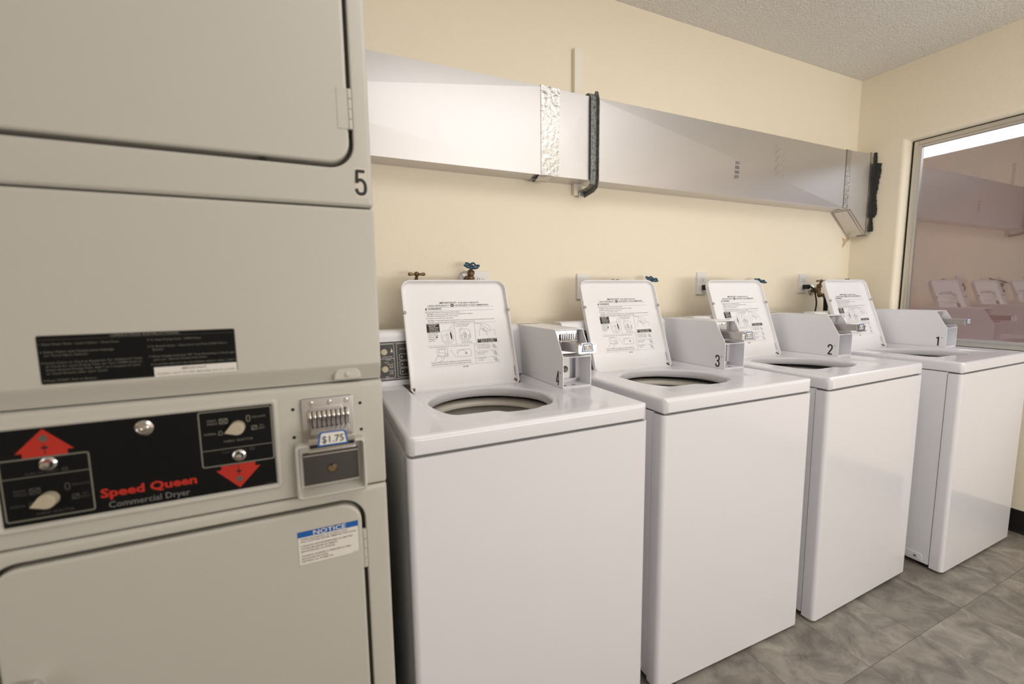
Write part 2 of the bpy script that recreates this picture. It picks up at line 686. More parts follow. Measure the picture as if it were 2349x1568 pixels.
def well(x, y):
    d = 0.0166 * max(0.0, min(1.0, (y - 0.05) / 0.36))
    return -d * sstep(0.088, 0.106, x) * (1 - sstep(0.512, 0.536, x))


def make_worktop(parent):
    c = Vector((0.297, 0.270))
    ctl = [(0.116, 0.245), (0.120, 0.212), (0.128, 0.178), (0.138, 0.151), (0.153, 0.135), (0.180, 0.130), (0.215, 0.129), (0.245, 0.128), (0.258, 0.123),
           (0.267, 0.111), (0.276, 0.100), (0.291, 0.096), (0.320, 0.0955), (0.352, 0.097), (0.368, 0.103), (0.382, 0.113), (0.398, 0.118), (0.418, 0.126), (0.438, 0.148), (0.458, 0.185)]
    for k in range(17):
        a = math.radians(-18 + (198 + 6) * k / 16)
        ctl.append((0.297 + 0.184 * math.cos(a), 0.290 + 0.184 * math.sin(a)))
    ctl.append(ctl[0])
    op = [Vector((p.x, p.y)) for p in catmull([(p[0], p[1], 0) for p in ctl], 5)[:-1]]
    out = rrect(0, W, 0, D, 0.022, 5)
    angs = [math.atan2(p[1] - c.y, p[0] - c.x) for p in out]
    angs += [-math.pi + 2 * math.pi * (i + 0.37) / 200 for i in range(200)]
    angs = sorted(angs)
    keep = []
    for a in angs:
        if not keep or a - keep[-1] > 1e-3:
            keep.append(a)

    def hit(poly, a, origin=c):
        d = Vector((math.cos(a), math.sin(a)))
        best = 0
        for i in range(len(poly)):
            p, q = Vector(poly[i]), Vector(poly[(i + 1) % len(poly)])
            e = q - p
            den = d.x * e.y - d.y * e.x
            if abs(den) < 1e-12:
                continue
            w = p - origin
            t = (w.x * e.y - w.y * e.x) / den
            s = (w.x * d.y - w.y * d.x) / den
            if t > 0 and -1e-6 <= s <= 1 + 1e-6:
                best = max(best, t)
        return origin + d * best
    O = [hit(out, a) for a in keep]
    I = [hit(op, a) for a in keep]
    n = len(keep)
    inset = lambda p, d: Vector((min(max(p.x, d), W - d), min(max(p.y, d), D - d)))
    loops = []
    loops.append([(p.x, p.y, ZT - SK) for p in [inset(q, 0.006) for q in O]])
    loops.append([(p.x, p.y, ZT - SK + 0.003) for p in [inset(q, 0.001) for q in O]])
    for k in range(0, 6):
        a = math.radians(90 * k / 5)
        r = 0.011
        loops.append([(q.x, q.y, ZT - r + r * math.sin(a)) for q in [inset(p, r * (1 - math.cos(a))) for p in O]])
    base_ = [inset(p, 0.011) for p in O]
    K = 34
    for k in range(1, K + 1):
        t = k / K
        lp = []
        for p, i_ in zip(base_, I):
            q = p.lerp(i_, t)
            lp.append((q.x, q.y, ZT + well(q.x, q.y)))
        loops.append(lp)
    # rolled lip going down into the tub
    nrm = []
    for i in range(n):
        t = (I[(i + 1) % n] - I[i - 1]).normalized()
        nrm.append(Vector((-t.y, t.x)))
    for (dn, dz) in ((0.0025, -0.0010), (0.0045, -0.0040), (0.0055, -0.0090), (0.0058, -0.0180), (0.0055, -0.0285), (0.0040, -0.0300), (0.0, -0.0290)):
        loops.append([(I[i].x + nrm[i].x * dn, I[i].y + nrm[i].y * dn, ZT + well(I[i].x, I[i].y) + dz) for i in range(n)])
    bm = bmesh.new()
    add_loops(bm, loops, False, False)
    return obj('worktop', bm, M_enamel, parent, angle=50, wn=False)


def lid_outline(d, n=7):
    rb, rt = 0.014, 0.036
    return rrect(0.104 + d, 0.4895 - d, 0.0 + d, 0.389 - d, (max(rb - d, .004), max(rb - d, .004), max(rt - d, .01), max(rt - d, .01)), n)


def make_lid(parent):
    bm = bmesh.new()
    loops = []
    for d, w in ((0.010, -0.022), (0.004, -0.0215), (0.0008, -0.018), (0.0, -0.012), (0.0, -0.0015), (0.001, -0.0003), (0.0025, 0.0),
                 (0.004, -0.0004), (0.005, -0.002), (0.0055, -0.010), (0.0075, -0.0145), (0.012, -0.0158), (0.020, -0.016)):
        loops.append([LIDM @ Vector((p[0], p[1], w)) for p in lid_outline(d)])
    add_loops(bm, loops)
    lid = obj('lid', bm, M_lid, parent, angle=50)
    # rubber bumpers on the side rims with little pressed gussets behind
    for u in (0.1085, 0.4855):
        b3 = bmesh.new()
        add_lathe(b3, [(0.0062, -0.004), (0.0062, 0.0016), (0.0045, 0.0030)], 18, LIDM @ Matrix.Translation((u, 0.272, 0)))
        obj('lid_bumper', b3, mat_get('grey_rubber', S(176, 172, 168)), lid)
    for u, s in ((0.111, 1), (0.4828, -1)):
        b3 = bmesh.new()
        pts = [(u - s * 0.0062, 0.285), (u + s * 0.001, 0.272), (u - s * 0.0062, 0.240)]
        add_prism(b3, pts, 'z', -0.014, -0.001, 0.0015, M=LIDM)
        obj('rim_gusset', b3, M_lid, lid)
    for u in (0.1125, 0.481):
        b3 = bmesh.new()
        add_lathe(b3, [(0.0042, -0.016), (0.0042, -0.0125), (0.003, -0.0115)], 14, LIDM @ Matrix.Translation((u, 0.0145, 0)))
        obj('hinge_screw', b3, M_brass, lid)
    # worn strip and rust beside the right hinge
    f = Flat(LIDM)
    f.poly([(0.4795, 0.030), (0.4818, 0.030), (0.4818, 0.064), (0.4798, 0.066)], 0, -0.0112)
    f.build('worn_strip', [M_inkgrey], lid)
    for pts in ([(0.470, 0.013), (0.480, 0.016), (0.4815, 0.028), (0.477, 0.020)], [(0.1165, 0.013), (0.121, 0.010), (0.119, 0.022)]):
        f = Flat(LIDM)
        f.poly(pts, 0, -0.0155)
        f.build('rust_mark', [M_rust], lid)
    # ---- printed instructions on the inside of the lid
    du, dv = 0.0054, 0.0044
    F = Flat(LIDM @ Matrix.Translation((du, dv, -0.0160)))
    K, WH = 0, 1
    lw = 0.0006
    F.text('IMPORTANT!', 0.229, 0.290, 0.3005, 0.0068, bold=True)
    F.text('FOR BEST RESULTS', 0.2965, 0.374, 0.3005, 0.0052, bold=True)
    F.text('HIGH EFFICIENCY', 0.188, 0.2625, 0.2912, 0.0054, bold=True)
    F.disc(0.2738, 0.2942, 0.0072, 0, 0.0003, 18, 0.0052)
    F.text('he', 0.2695, 0.2785, 0.2920, 0.0050, WH, 0.0006, True)
    F.text('DETERGENT IS RECOMMENDED.', 0.2845, 0.4128, 0.2912, 0.0054, bold=True)
    F.rect(0.1775, 0.430, 0.2873, 0.2878)
    F.poly([(0.1755, 0.2792), (0.1835, 0.2792), (0.1795, 0.2868)])
    F.text('WARNING', 0.1865, 0.2335, 0.2792, 0.0072, bold=True)
    F.rect(0.176, 0.430, 0.2745, 0.2750)
    F.text('Moving parts hazard. Can cause serious injury.', 0.1755, 0.300, 0.2682, 0.0038)
    for (s0, s1, u1, v) in (('DO NOT', 'reach into the washer until all moving parts have stopped.', 0.346, 0.2613),
                            ('DO NOT', 'let children play in or on the washer.', 0.292, 0.2545),
                            ('DO NOT', 'put flammable liquids, cleaning solvents, or articles soiled with those substances in the washer.', 0.427, 0.2386),
                            ('DO NOT', 'put articles soiled with vegetable or cooking oil in the washer.', 0.353, 0.2317)):
        F.text(s0, 0.181, 0.2035, v, 0.0038, bold=True)
        F.text(s1, 0.206, u1, v, 0.0036)
    F.text('Fire hazard. To reduce the risk of fire,', 0.1765, 0.273, 0.2470, 0.0037)
    F.rect(0.174, 0.430, 0.2283, 0.2287)
    # 1 detergent
    F.rect(0.1740, 0.2190, 0.1985, 0.2293, 0)
    for i, (s, u0, u1) in enumerate((('1. DETERGENT', 0.1755, 0.2135), ('MUST BE', 0.183, 0.205), ('ADDED FIRST.', 0.183, 0.2165), ('Do Not Pour', 0.183, 0.213), ('Over Laundry.', 0.183, 0.2175))):
        F.text(s, u0, u1, 0.2240 - i * 0.0060, 0.0042, WH, 0.0006, True)
    for i, (s, u1) in enumerate((('Add measured', 0.210), ('amount of high', 0.212), ('efficiency', 0.200), ('detergent to', 0.205), ('wash tub.', 0.198))):
        F.text(s, 0.1765, u1, 0.1925 - i * 0.0063, 0.0036)
    F.disc(0.206, 0.1815, 0.0035, 0, 0.0003, 12, 0.0026)

    def tub(cx, cy, w, h):
        F.stroke(rrect(cx - w / 2, cx + w / 2, cy - h / 2, cy + h / 2, (w * .42, w * .42, w * .32, w * .32), 5), lw, 0, 0.0003, True)
        F.stroke(catmull([(cx - w * .42, cy - h * .1, 0), (cx - w * .33, cy + h * .12, 0), (cx - w * .1, cy + h * .22, 0)], 4), lw)
        F.stroke([(cx - w * .1, cy - h * .25), (cx - w * .06, cy + h * .25), (cx, cy + h * .33), (cx + w * .06, cy + h * .25), (cx + w * .1, cy - h * .25)], lw)
        F.stroke([(cx - w * .09, cy + h * .12), (cx + w * .09, cy + h * .12)], lw)
        F.stroke(catmull([(cx - w * .38, cy - h * .22, 0), (cx - w * .2, cy - h * .36, 0), (cx + w * .2, cy - h * .36, 0), (cx + w * .38, cy - h * .2, 0)], 4), lw)
        F.stroke([(cx, cy - h * .4), (cx, cy - h * .1)], lw)
    tub(0.2435, 0.180, 0.042, 0.046)
    F.poly([(p.x, p.y) for p in catmull([(0.2535, 0.193, 0), (0.2565, 0.199, 0), (0.2590, 0.190, 0), (0.2600, 0.178, 0), (0.2575, 0.170, 0), (0.2545, 0.180, 0), (0.2535, 0.193, 0)], 3)[:-1]])
    F.stroke(catmull([(0.2560, 0.201, 0), (0.2535, 0.209, 0), (0.2580, 0.214, 0), (0.2640, 0.218, 0), (0.2690, 0.222, 0)], 4), lw)
    F.stroke(catmull([(0.2590, 0.202, 0), (0.2640, 0.207, 0), (0.2680, 0.212, 0)], 4), lw)
    F.stroke([(0.2725, 0.2283), (0.2715, 0.1525)], lw)
    # 2 load
    F.text('2. Load clothes loosely', 0.2755, 0.328, 0.2225, 0.0036)
    F.text('into the wash tub.', 0.2805, 0.321, 0.2160, 0.0036)
    tub(0.3075, 0.184, 0.038, 0.044)
    for k in range(5):
        x = 0.292 + k * 0.0075
        F.stroke(catmull([(x, 0.176 + 0.006 * (k % 2), 0), (x + 0.003, 0.184 + 0.004 * (k % 3), 0), (x + 0.006, 0.180, 0), (x + 0.004, 0.172, 0)], 3), lw)
    F.stroke(catmull([(0.290, 0.198, 0), (0.291, 0.208, 0), (0.296, 0.211, 0), (0.300, 0.206, 0)], 4), lw)
    F.text('Do not overload.', 0.2925, 0.330, 0.1565, 0.0036)
    F.stroke([(0.3463, 0.2283), (0.3453, 0.1525)], lw)
    # 3 close lid
    F.text('3. Close lid.', 0.3480, 0.374, 0.2232, 0.0036)
    F.stroke([(0.3605, 0.179), (0.3615, 0.199), (0.366, 0.204), (0.389, 0.191), (0.418, 0.200), (0.4215, 0.198), (0.421, 0.179)], lw)
    F.stroke([(0.389, 0.191), (0.389, 0.178)], lw)
    F.stroke([(0.366, 0.204), (0.371, 0.219), (0.383, 0.224), (0.404, 0.213), (0.406, 0.201), (0.401, 0.199)], lw)
    F.stroke([(0.371, 0.219), (0.384, 0.210), (0.401, 0.199)], lw)
    F.stroke(catmull([(0.3735, 0.207, 0), (0.379, 0.203, 0), (0.3835, 0.196, 0)], 4), 0.0016)
    F.stroke([(0.386, 0.192), (0.389, 0.199), (0.392, 0.192)], lw)
    F.rect(0.3506, 0.4253, 0.1540, 0.1668, 0)
    F.text('LID MUST BE CLOSED TO', 0.3525, 0.4235, 0.1614, 0.0040, WH, 0.0006, True)
    F.text('OPERATE WASHER.', 0.3625, 0.4145, 0.1556, 0.0040, WH, 0.0006, True)
    F.rect(0.170, 0.430, 0.1522, 0.1526)
    # 4 set
    F.text('4. Set wash temperature and / or soil level / fabric selectors.', 0.1745, 0.320, 0.1452, 0.0036)
    F.frame(0.2015, 0.2380, 0.1150, 0.1400, 0.002, lw)
    F.frame(0.2085, 0.2290, 0.1255, 0.1375, 0.001, lw)
    for k in range(3):
        F.frame(0.2270 + 0.0 * k, 0.2380, 0.1110 + 0.004 * k, 0.1150 + 0.004 * k, 0.0008, lw)
    F.stroke(catmull([(0.1905, 0.098, 0), (0.198, 0.110, 0), (0.206, 0.117, 0), (0.212, 0.114, 0), (0.214, 0.107, 0), (0.219, 0.112, 0), (0.224, 0.111, 0), (0.221, 0.104, 0), (0.212, 0.098, 0), (0.205, 0.092, 0)], 4), lw)
    F.stroke([(0.2485, 0.134), (0.2660, 0.106)], lw)
    F.frame(0.2720, 0.3215, 0.1080, 0.1330, 0.003, lw)
    F.stroke(catmull([(0.269, 0.120, 0), (0.278, 0.126, 0), (0.290, 0.131, 0), (0.300, 0.128, 0), (0.3045, 0.120, 0)], 4), lw)
    F.disc(0.3035, 0.1195, 0.0038)
    F.disc(0.3035, 0.1195, 0.0024, WH, 0.0006)
    F.text('Energy Saving Cycles (if available) are recommended for all', 0.1785, 0.3165, 0.0915, 0.0037)
    F.text('large loads and normally soiled loads including cotton sheets.', 0.1785, 0.3190, 0.0845, 0.0037)
    F.rect(0.172, 0.428, 0.0788, 0.0792)
    F.text('801780', 0.287, 0.305, 0.0705, 0.0042, bold=True)
    F.stroke([(0.3365, 0.1525), (0.3350, 0.0790)], lw)
    # 5 start
    for i, (s, u1) in enumerate((('5. To start, place coins', 0.392), ('in coin slide. If using', 0.393), ('cards, follow that prompt.', 0.396))):
        F.text(s, 0.3400 + (0.005 if i else 0), u1, 0.1450 - i * 0.0062, 0.0035)
    F.text('Insert card into', 0.3435, 0.382, 0.1170, 0.0035)
    F.text('slot to start.', 0.3435, 0.372, 0.1105, 0.0035)
    F.text('Push button', 0.3445, 0.376, 0.0955, 0.0035)
    F.text('to start.', 0.3445, 0.364, 0.0890, 0.0035)
    F.rect(0.3360, 0.426, 0.1238, 0.1242)
    F.rect(0.3355, 0.426, 0.1010, 0.1014)
    for (cx, cy) in ((0.410, 0.138), (0.411, 0.113), (0.410, 0.090)):
        F.stroke(catmull([(cx - 0.012, cy + 0.006, 0), (cx - 0.004, cy + 0.008, 0), (cx + 0.002, cy + 0.003, 0), (cx - 0.002, cy - 0.004, 0), (cx + 0.006, cy - 0.006, 0), (cx + 0.013, cy - 0.002, 0)], 4), lw)
        F.stroke(catmull([(cx - 0.006, cy, 0), (cx, cy + 0.004, 0), (cx + 0.005, cy, 0), (cx, cy - 0.004, 0), (cx - 0.006, cy, 0)], 4), lw * 1.6)
        F.stroke([(cx + 0.002, cy + 0.008), (cx + 0.007, cy - 0.010)], lw)
    F.build('printed_instructions', [M_ink, M_sticker], lid)
    return lid


def mat_get(name, color, rough=0.6):
    return MATS.get(name) or mat(name, color, rough)


BX0, BX1, BY0, BZ1, BZT, BYS, BYB = 0.533, 0.6385, 0.2565, ZT + 0.098, ZT + 0.182, 0.3065, 0.615


def coin_slide(parent, xc, yf, z0, z1, half, y_end, tag_w, lift_body, nslot):
    """coin mechanism: slotted face plate, chute body, sliding tongue with price tag; faces -Y"""
    bm = bmesh.new()
    w = half
    zs0 = z0 + (z1 - z0) * 0.60
    zs1 = z0 + (z1 - z0) * 0.84
    # face plate with bars between the coin slots
    sw = w * 1.36
    add_box(bm, xc - w, xc + w, yf, yf + 0.004, zs1, z1, 0.0006)
    add_box(bm, xc - w, xc + w, yf, yf + 0.004, z0, zs0, 0.0006)
    add_box(bm, xc - w, xc - sw / 2, yf, yf + 0.004, zs0, zs1)
    add_box(bm, xc + sw / 2, xc + w, yf, yf + 0.004, zs0, zs1)
    add_box(bm, xc - w, xc + w, yf + 0.010, yf + 0.012, z0, z1, mi=1)
    pit = sw / nslot
    for k in range(1, nslot):
        x = xc - sw / 2 + k * pit
        add_box(bm, x - pit * 0.30, x + pit * 0.30, yf - 0.004, yf + 0.004, zs0 - 0.002, zs1 + 0.002, 0.0012)
    for sx in (-1, 0.05, 1):
        add_lathe(bm, [(0.0030, 0), (0.0030, 0.0012), (0.0018, 0.002)], 10, axis_matrix((xc + sx * w * 0.62, yf, z1 - (z1 - z0) * 0.10), (0, -1, 0)))
    slide = obj('coin_slide', bm, [M_chrome, M_hole], parent)
    # chute body below the slots
    bm = bmesh.new()
    zt_ = zs0 - 0.002
    zb_ = z0 + 0.001
    add_prism(bm, [(yf, zt_), (yf - lift_body, zt_), (yf - lift_body - 0.004, zt_ - 0.006), (yf - lift_body - 0.004, zb_), (yf, zb_)], 'x', xc - w * 0.80, xc + w * 0.80, 0.0015)
    obj('chute_body', bm, M_steel, slide)
    # tongue: a channel with a flat top and two sides
    bm = bmesh.new()
    tw = w * 0.66
    ya, yb = yf - lift_body, y_end + 0.002
    add_box(bm, xc - tw, xc + tw, yb, ya, zt_ - 0.004, zt_ - 0.001, 0.0006)
    for s in (-1, 1):
        add_prism(bm, [(ya, zt_ - 0.001), (yb, zt_ - 0.001), (yb, zt_ - 0.026), (ya, zt_ - 0.032)], 'x', xc + s * tw - 0.001, xc + s * tw + 0.001)
    tongue = obj('slide_tongue', bm, M_steel, slide)
    bm = bmesh.new()
    zc = zt_ - 0.013
    hw = tag_w / 2
    add_box(bm, xc - hw, xc + hw, y_end - 0.002, y_end + 0.002, zc - 0.014, zc + 0.009, 0.0006)
    add_box(bm, xc - hw * 0.66, xc + hw * 0.66, y_end - 0.002, y_end + 0.002, zc + 0.009, zc + 0.016, 0.0006)
    add_box(bm, xc - hw, xc + hw, y_end - 0.007, y_end - 0.001, zc - 0.0165, zc - 0.0135, 0.0006)
    plate = obj('tongue_plate', bm, M_chrome, slide)
    F = Flat(face_matrix((xc, y_end - 0.002, zc), (1, 0, 0), (0, 0, 1)))
    a = hw * 0.56
    F.poly([(-a * 1.18, -0.0105), (a * 1.18, -0.0105), (a * 0.98, 0.0125), (a * 0.80, 0.0150), (-a * 0.80, 0.0150), (-a * 0.98, 0.0125)], 1, 0.0004)
    F.poly([(-a * 1.00, -0.0082), (a * 1.00, -0.0082), (a * 0.82, 0.0105), (a * 0.70, 0.0125), (-a * 0.70, 0.0125), (-a * 0.82, 0.0105)], 0, 0.0007)
    F.text('$1.75', -a * 0.80, a * 0.80, -0.0045, 0.0115, 2, 0.0010, True)
    F.build('price_label', [M_sticker, M_blue, M_number], slide)
    return slide


def make_coin_box(parent):
    bm = bmesh.new()
    side = [(BY0, ZT), (BYB, ZT), (BYB, BZT), (BYS, BZT), (BY0, BZ1)]
    t = 0.003
    add_prism(bm, side, 'x', BX0, BX0 + t, 0.0008)
    add_prism(bm, side, 'x', BX1 - t, BX1, 0.0008)
    add_box(bm, BX0 + t, BX1 - t, BYS, BYB, BZT - t, BZT, 0.0006)
    add_box(bm, BX0 + t, BX1 - t, BY0 + 0.001, BYB, ZT, ZT + 0.004, 0.0006)
    # sill between the slanted opening and the vault opening
    add_prism(bm, [(BY0 + 0.0008, BZ1 - 0.002), (BY0 + 0.0015, BZ1 + 0.001), (BY0 + 0.062, BZ1 + 0.002), (BY0 + 0.062, BZ1 - 0.002)], 'x', BX0 + t, BX1 - t)
    # inner back plates
    add_box(bm, BX0 + t, BX1 - t, BY0 + 0.088, BY0 + 0.090, ZT + 0.004, BZ1)
    add_box(bm, BX0 + t, BX1 - t, BY0 + 0.086, BY0 + 0.088, BZ1, BZT - t)
    # inner flange frame of the vault door
    add_box(bm, BX1 - 0.017, BX1 - t, BY0 + 0.066, BY0 + 0.069, ZT + 0.004, BZ1 - 0.004)
    add_box(bm, BX0 + t, BX1 - t, BY0 + 0.066, BY0 + 0.069, ZT + 0.004, ZT + 0.016)
    cb = obj('coin_box', bm, M_white_paint, parent)
    # vault lock plate
    bm = bmesh.new()
    add_box(bm, BX0 + 0.010, BX0 + 0.062, BY0 + 0.060, BY0 + 0.066, ZT + 0.018, ZT + 0.086, 0.002)
    lk = obj('vault_door', bm, M_plate, cb)
    bm = bmesh.new()
    add_lathe(bm, [(0.0105, 0), (0.0105, 0.003), (0.0085, 0.005), (0.0085, 0.004), (0.005, 0.003)], 20, axis_matrix((BX0 + 0.043, BY0 + 0.060, ZT + 0.050), (0, -1, 0)))
    obj('vault_lock', bm, M_darksteel, cb)
    # holes and screw heads on the vault floor
    for x in (0.020, 0.052):
        F = Flat(face_matrix((BX0 + x, BY0 + 0.022, ZT + 0.004), (1, 0, 0), (0, 1, 0)))
        F.disc(0, 0, 0.0065, 0, 0.0004, 16)
        F.build('drain_hole', [M_inkgrey], cb)
    bm = bmesh.new()
    add_lathe(bm, [(0.0025, 0), (0.0025, 0.0012), (0.0015, 0.0018)], 10, axis_matrix((BX0, BY0 + 0.016, ZT + 0.048), (-1, 0, 0)))
    obj('side_screw', bm, M_steel, cb)
    coin_slide(cb, (BX0 + BX1) / 2, BY0 + 0.066, BZ1 + 0.004, BZT - 0.006, 0.042, 0.202, 0.064, 0.016, 8)
    return cb


def make_console(parent):
    bm = bmesh.new()
    y0 = 0.556
    prof = [(0.640, ZT), (y0, ZT), (y0 + 0.020, ZT + 0.160)]
    for k in range(6):
        a = math.radians(180 - 90 * k / 5)
        prof.append((y0 + 0.042 + 0.022 * math.cos(a), ZT + 0.160 + 0.022 * math.sin(a)))
    prof += [(0.640, ZT + 0.182)]
    add_prism(bm, prof, 'x', 0.006, W - 0.006, 0.002)
    return obj('console', bm, M_white_paint, parent, angle=30)


def make_console_panel(con):
    # charcoal overlay with wash selectors, visible beside the nearest lid
    y0 = 0.556
    v = Vector((0, 0.020, 0.160)).normalized()
    M = face_matrix((0.0, y0, ZT), (1, 0, 0), v)
    bm = bmesh.new()
    add_prism(bm, [(0.014, 0.017), (0.470, 0.017), (0.470, 0.146), (0.014, 0.146)], 'z', 0.0, 0.0012, M=M)
    pan = obj('control_panel', bm, M_console_black, con)
    F = Flat(M @ Matrix.Translation((0, 0, 0.0012)))
    lw = 0.0011
    F.rect(0.016, 0.468, 0.0215, 0.0225, 0)
    F.rect(0.016, 0.468, 0.1405, 0.1415, 0)
    F.frame(0.018, 0.068, 0.026, 0.138, 0.003, lw)
    F.frame(0.077, 0.300, 0.026, 0.138, 0.003, lw)
    F.rect(0.018, 0.068, 0.090, 0.0912)
    F.disc(0.0605, 0.1155, 0.0034)
    F.stroke([(0.0605, 0.118), (0.0605, 0.125)], 0.0012)
    F.text('WARM', 0.0555, 0.0655, 0.109, 0.0026)
    F.text('TEMPERATURE', 0.028, 0.062, 0.0945, 0.0036)
    F.text('FABRIC', 0.040, 0.058, 0.0850, 0.0030)
    F.text('PERM', 0.036, 0.048, 0.0765, 0.0032)
    F.text('DELICATE', 0.044, 0.064, 0.0695, 0.0034)
    F.frame(0.052, 0.061, 0.0600, 0.0655, 0.001, 0.001)
    F.text('NORMAL', 0.047, 0.065, 0.0485, 0.0034)
    F.frame(0.052, 0.061, 0.0390, 0.0445, 0.001, 0.001)
    F.text('SOIL', 0.036, 0.049, 0.0290, 0.0036)
    F.text('SELECTOR', 0.036, 0.060, 0.0235, 0.0036)
    F.text('CYCLE', 0.087, 0.112, 0.1180, 0.0052)
    for k in range(3):
        z = 0.083 - k * 0.024
        F.frame(0.085, 0.140, z, z + 0.0205, 0.003, lw)
        F.disc(0.0925, z + 0.0100, 0.0022, 0, 0.0003, 10)
    F.build('selector_markings', [M_sticker], con)
    for z in (0.1125, 0.056):
        bm = bmesh.new()
        add_lathe(bm, [(0.0115, 0), (0.0115, 0.010), (0.0095, 0.014), (0.004, 0.015)], 24, M @ Matrix.Translation((0.0345, z, 0.0012)))
        obj('selector_knob', bm, M_knob, con)


def make_washer():
    root = thing('washing_machine', '', 'washing machine', (0, 0, 0), 0, 'top loading washing machines along the wall')
    # cabinet body (back shell) and wrap-around front panel
    bm = bmesh.new()
    LP = lambda d, z: [(p[0], p[1], z) for p in rrect(0.0015 + d, W - 0.0015 - d, 0.047 + d, D - 0.004 - d, 0.004, 2)]
    zc_ = ZT - SK - 0.002
    add_loops(bm, [LP(0.002, 0.020), LP(0.0, 0.022), LP(0.0, zc_), LP(0.003, zc_), LP(0.003, 0.024)])
    cab = obj('cabinet', bm, M_white_paint, root)
    bm = bmesh.new()
    pl = rrect(0.0, W, 0.0015, 0.0455, (0.014, 0.014, 0.0015, 0.0015), 6)
    add_prism(bm, pl, 'z', 0.012, ZT - SK - 0.0055, 0.0045, 3)
    obj('front_panel', bm, M_enamel, root)
    # dark gasket showing in the gap under the worktop
    bm = bmesh.new()
    LP = lambda d, z: [(p[0], p[1], z) for p in rrect(0.009 + d, W - 0.009 - d, 0.010 + d, D - 0.012 - d, 0.006, 2)]
    add_loops(bm, [LP(0, ZT - SK - 0.006), LP(0, ZT - SK + 0.0005), LP(0.012, ZT - SK + 0.0005), LP(0.012, ZT - SK - 0.006), LP(0, ZT - SK - 0.006)], False, False)
    bmesh.ops.remove_doubles(bm, verts=bm.verts, dist=1e-6)
    obj('top_gasket', bm, M_inkgrey, root)
    for x in (0.05, W - 0.05):
        for y in (0.08, D - 0.08):
            bm = bmesh.new()
            add_lathe(bm, [(0.022, 0.0), (0.022, 0.010), (0.010, 0.013), (0.010, 0.022)], 16, Matrix.Translation((x, y, 0)))
            obj('leveling_foot', bm, M_rubber, root)
    # access cover low on the left side
    bm = bmesh.new()
    add_prism(bm, rrect(0.070, 0.235, 0.030, 0.058, (0.003, 0.003, 0.006, 0.006), 3), 'x', -0.0012, 0.002, 0.0008)
    ac = obj('access_cover', bm, M_white_paint, root)
    bm = bmesh.new()
    add_lathe(bm, [(0.0055, 0), (0.0055, 0.0015), (0.003, 0.0028)], 12, axis_matrix((-0.0012, 0.092, 0.043), (-1, 0, 0)))
    obj('cover_screw', bm, M_steel, ac)
    make_worktop(root)
    # tub: cream balance ring, basket, agitator
    c = Matrix.Translation((0.297, 0.290, 0))
    bm = bmesh.new()
    add_lathe(bm, [(0.234, 0.832), (0.234, 0.848), (0.220, 0.8545), (0.206, 0.8550), (0.196, 0.8510), (0.189, 0.8430), (0.187, 0.8340), (0.190, 0.8300), (0.234, 0.8300)], 72, c, cap=False)
    obj('balance_ring', bm, M_cream_ring, root, angle=60)
    bm = bmesh.new()
    add_lathe(bm, [(0.228, 0.826), (0.204, 0.825), (0.204, 0.806), (0.200, 0.803), (0.200, 0.796), (0.206, 0.792), (0.206, 0.78), (0.204, 0.48), (0.198, 0.40), (0.10, 0.385), (0.001, 0.385)], 64, c, cap=False)
    obj('wash_basket', bm, M_basket, root, angle=50)
    bm = bmesh.new()
    prof = [(0.12, 0.388), (0.115, 0.41), (0.07, 0.44), (0.045, 0.50), (0.038, 0.66), (0.030, 0.69), (0.012, 0.70)]
    add_lathe(bm, prof, 24, c)
    for k in range(4):
        add_prism(bm, [(0.03, 0.42), (0.13, 0.40), (0.12, 0.43), (0.05, 0.52), (0.03, 0.52)], 'y', -0.004, 0.004, 0.001, M=c @ Matrix.Rotation(k * math.pi / 2 + 0.5, 4, 'Z'))
    obj('agitator', bm, M_cream_ring, root)
    # hinge brackets under the lid corners
    for x in (0.110, 0.486):
        bm = bmesh.new()
        add_box(bm, x - 0.007, x + 0.007, 0.486, 0.504, ZT - 0.0170, ZT - 0.010, 0.001)
        obj('lid_hinge', bm, M_darksteel, root)
    make_lid(root)
    con = make_console(root)
    make_coin_box(root)
    return root, con


proto, proto_console = make_washer()
NUM_M = face_matrix((BX0, 0.2985, ZT + 0.006), (0, -1, 0), (0, 0, 1))


def number_on_box(root, digit):
    box = [c for c in root.children if c.name.startswith('coin_box')][0]
    F = Flat(NUM_M)
    F.digit(digit, 0.0, 0.0, 0.0460, 0.0185, 0.0056)
    F.build('number_decal', [M_number], box)


WS = [(0.0, 0.0, -0.00785, '4', 'white top loading washer numbered 4, lid up, beside the dryer stack'),
      (0.7144, 0.0046, -0.01630, '3', 'white top loading washer numbered 3, lid up, between washers 4 and 2'),
      (1.4242, -0.0273, 0.02147, '2', 'white top loading washer numbered 2, lid up, between washers 3 and 1'),
      (2.1919, -0.0898, 0.00267, '1', 'white top loading washer numbered 1, lid up, under the window at the corner')]
washers = [proto]
for i in range(1, 4):
    washers.append(copy_tree(proto))
for w_, (x, y, a, dg, lb) in zip(washers, WS):
    w_.location = (x, y, 0)
    w_.rotation_euler = (0, 0, a)
    w_['label'] = lb
    number_on_box(w_, dg)
for w_ in washers:
    make_console_panel([c for c in w_.children if c.name.startswith('console')][0])


# ----------------------------------------------------------------------------
# stacked dryer
# ----------------------------------------------------------------------------
DX0, DX1, DD = -0.728, -0.045, 0.645
dry = thing('stacked_dryer', 'tall off white stacked tumble dryer numbered 5 with black control panel', 'dryer', (0, 0, 0))
CX_ = (DX0 + DX1) / 2


def dobj(name, bm, m, parent=dry, **k):
    return obj(name, bm, m, parent, **k)


dobj('cabinet', BX(DX0 + 0.002, DX1 - 0.002, 0.045, DD, 0.0, 1.965, 0.003), M_dryer_dimmed)


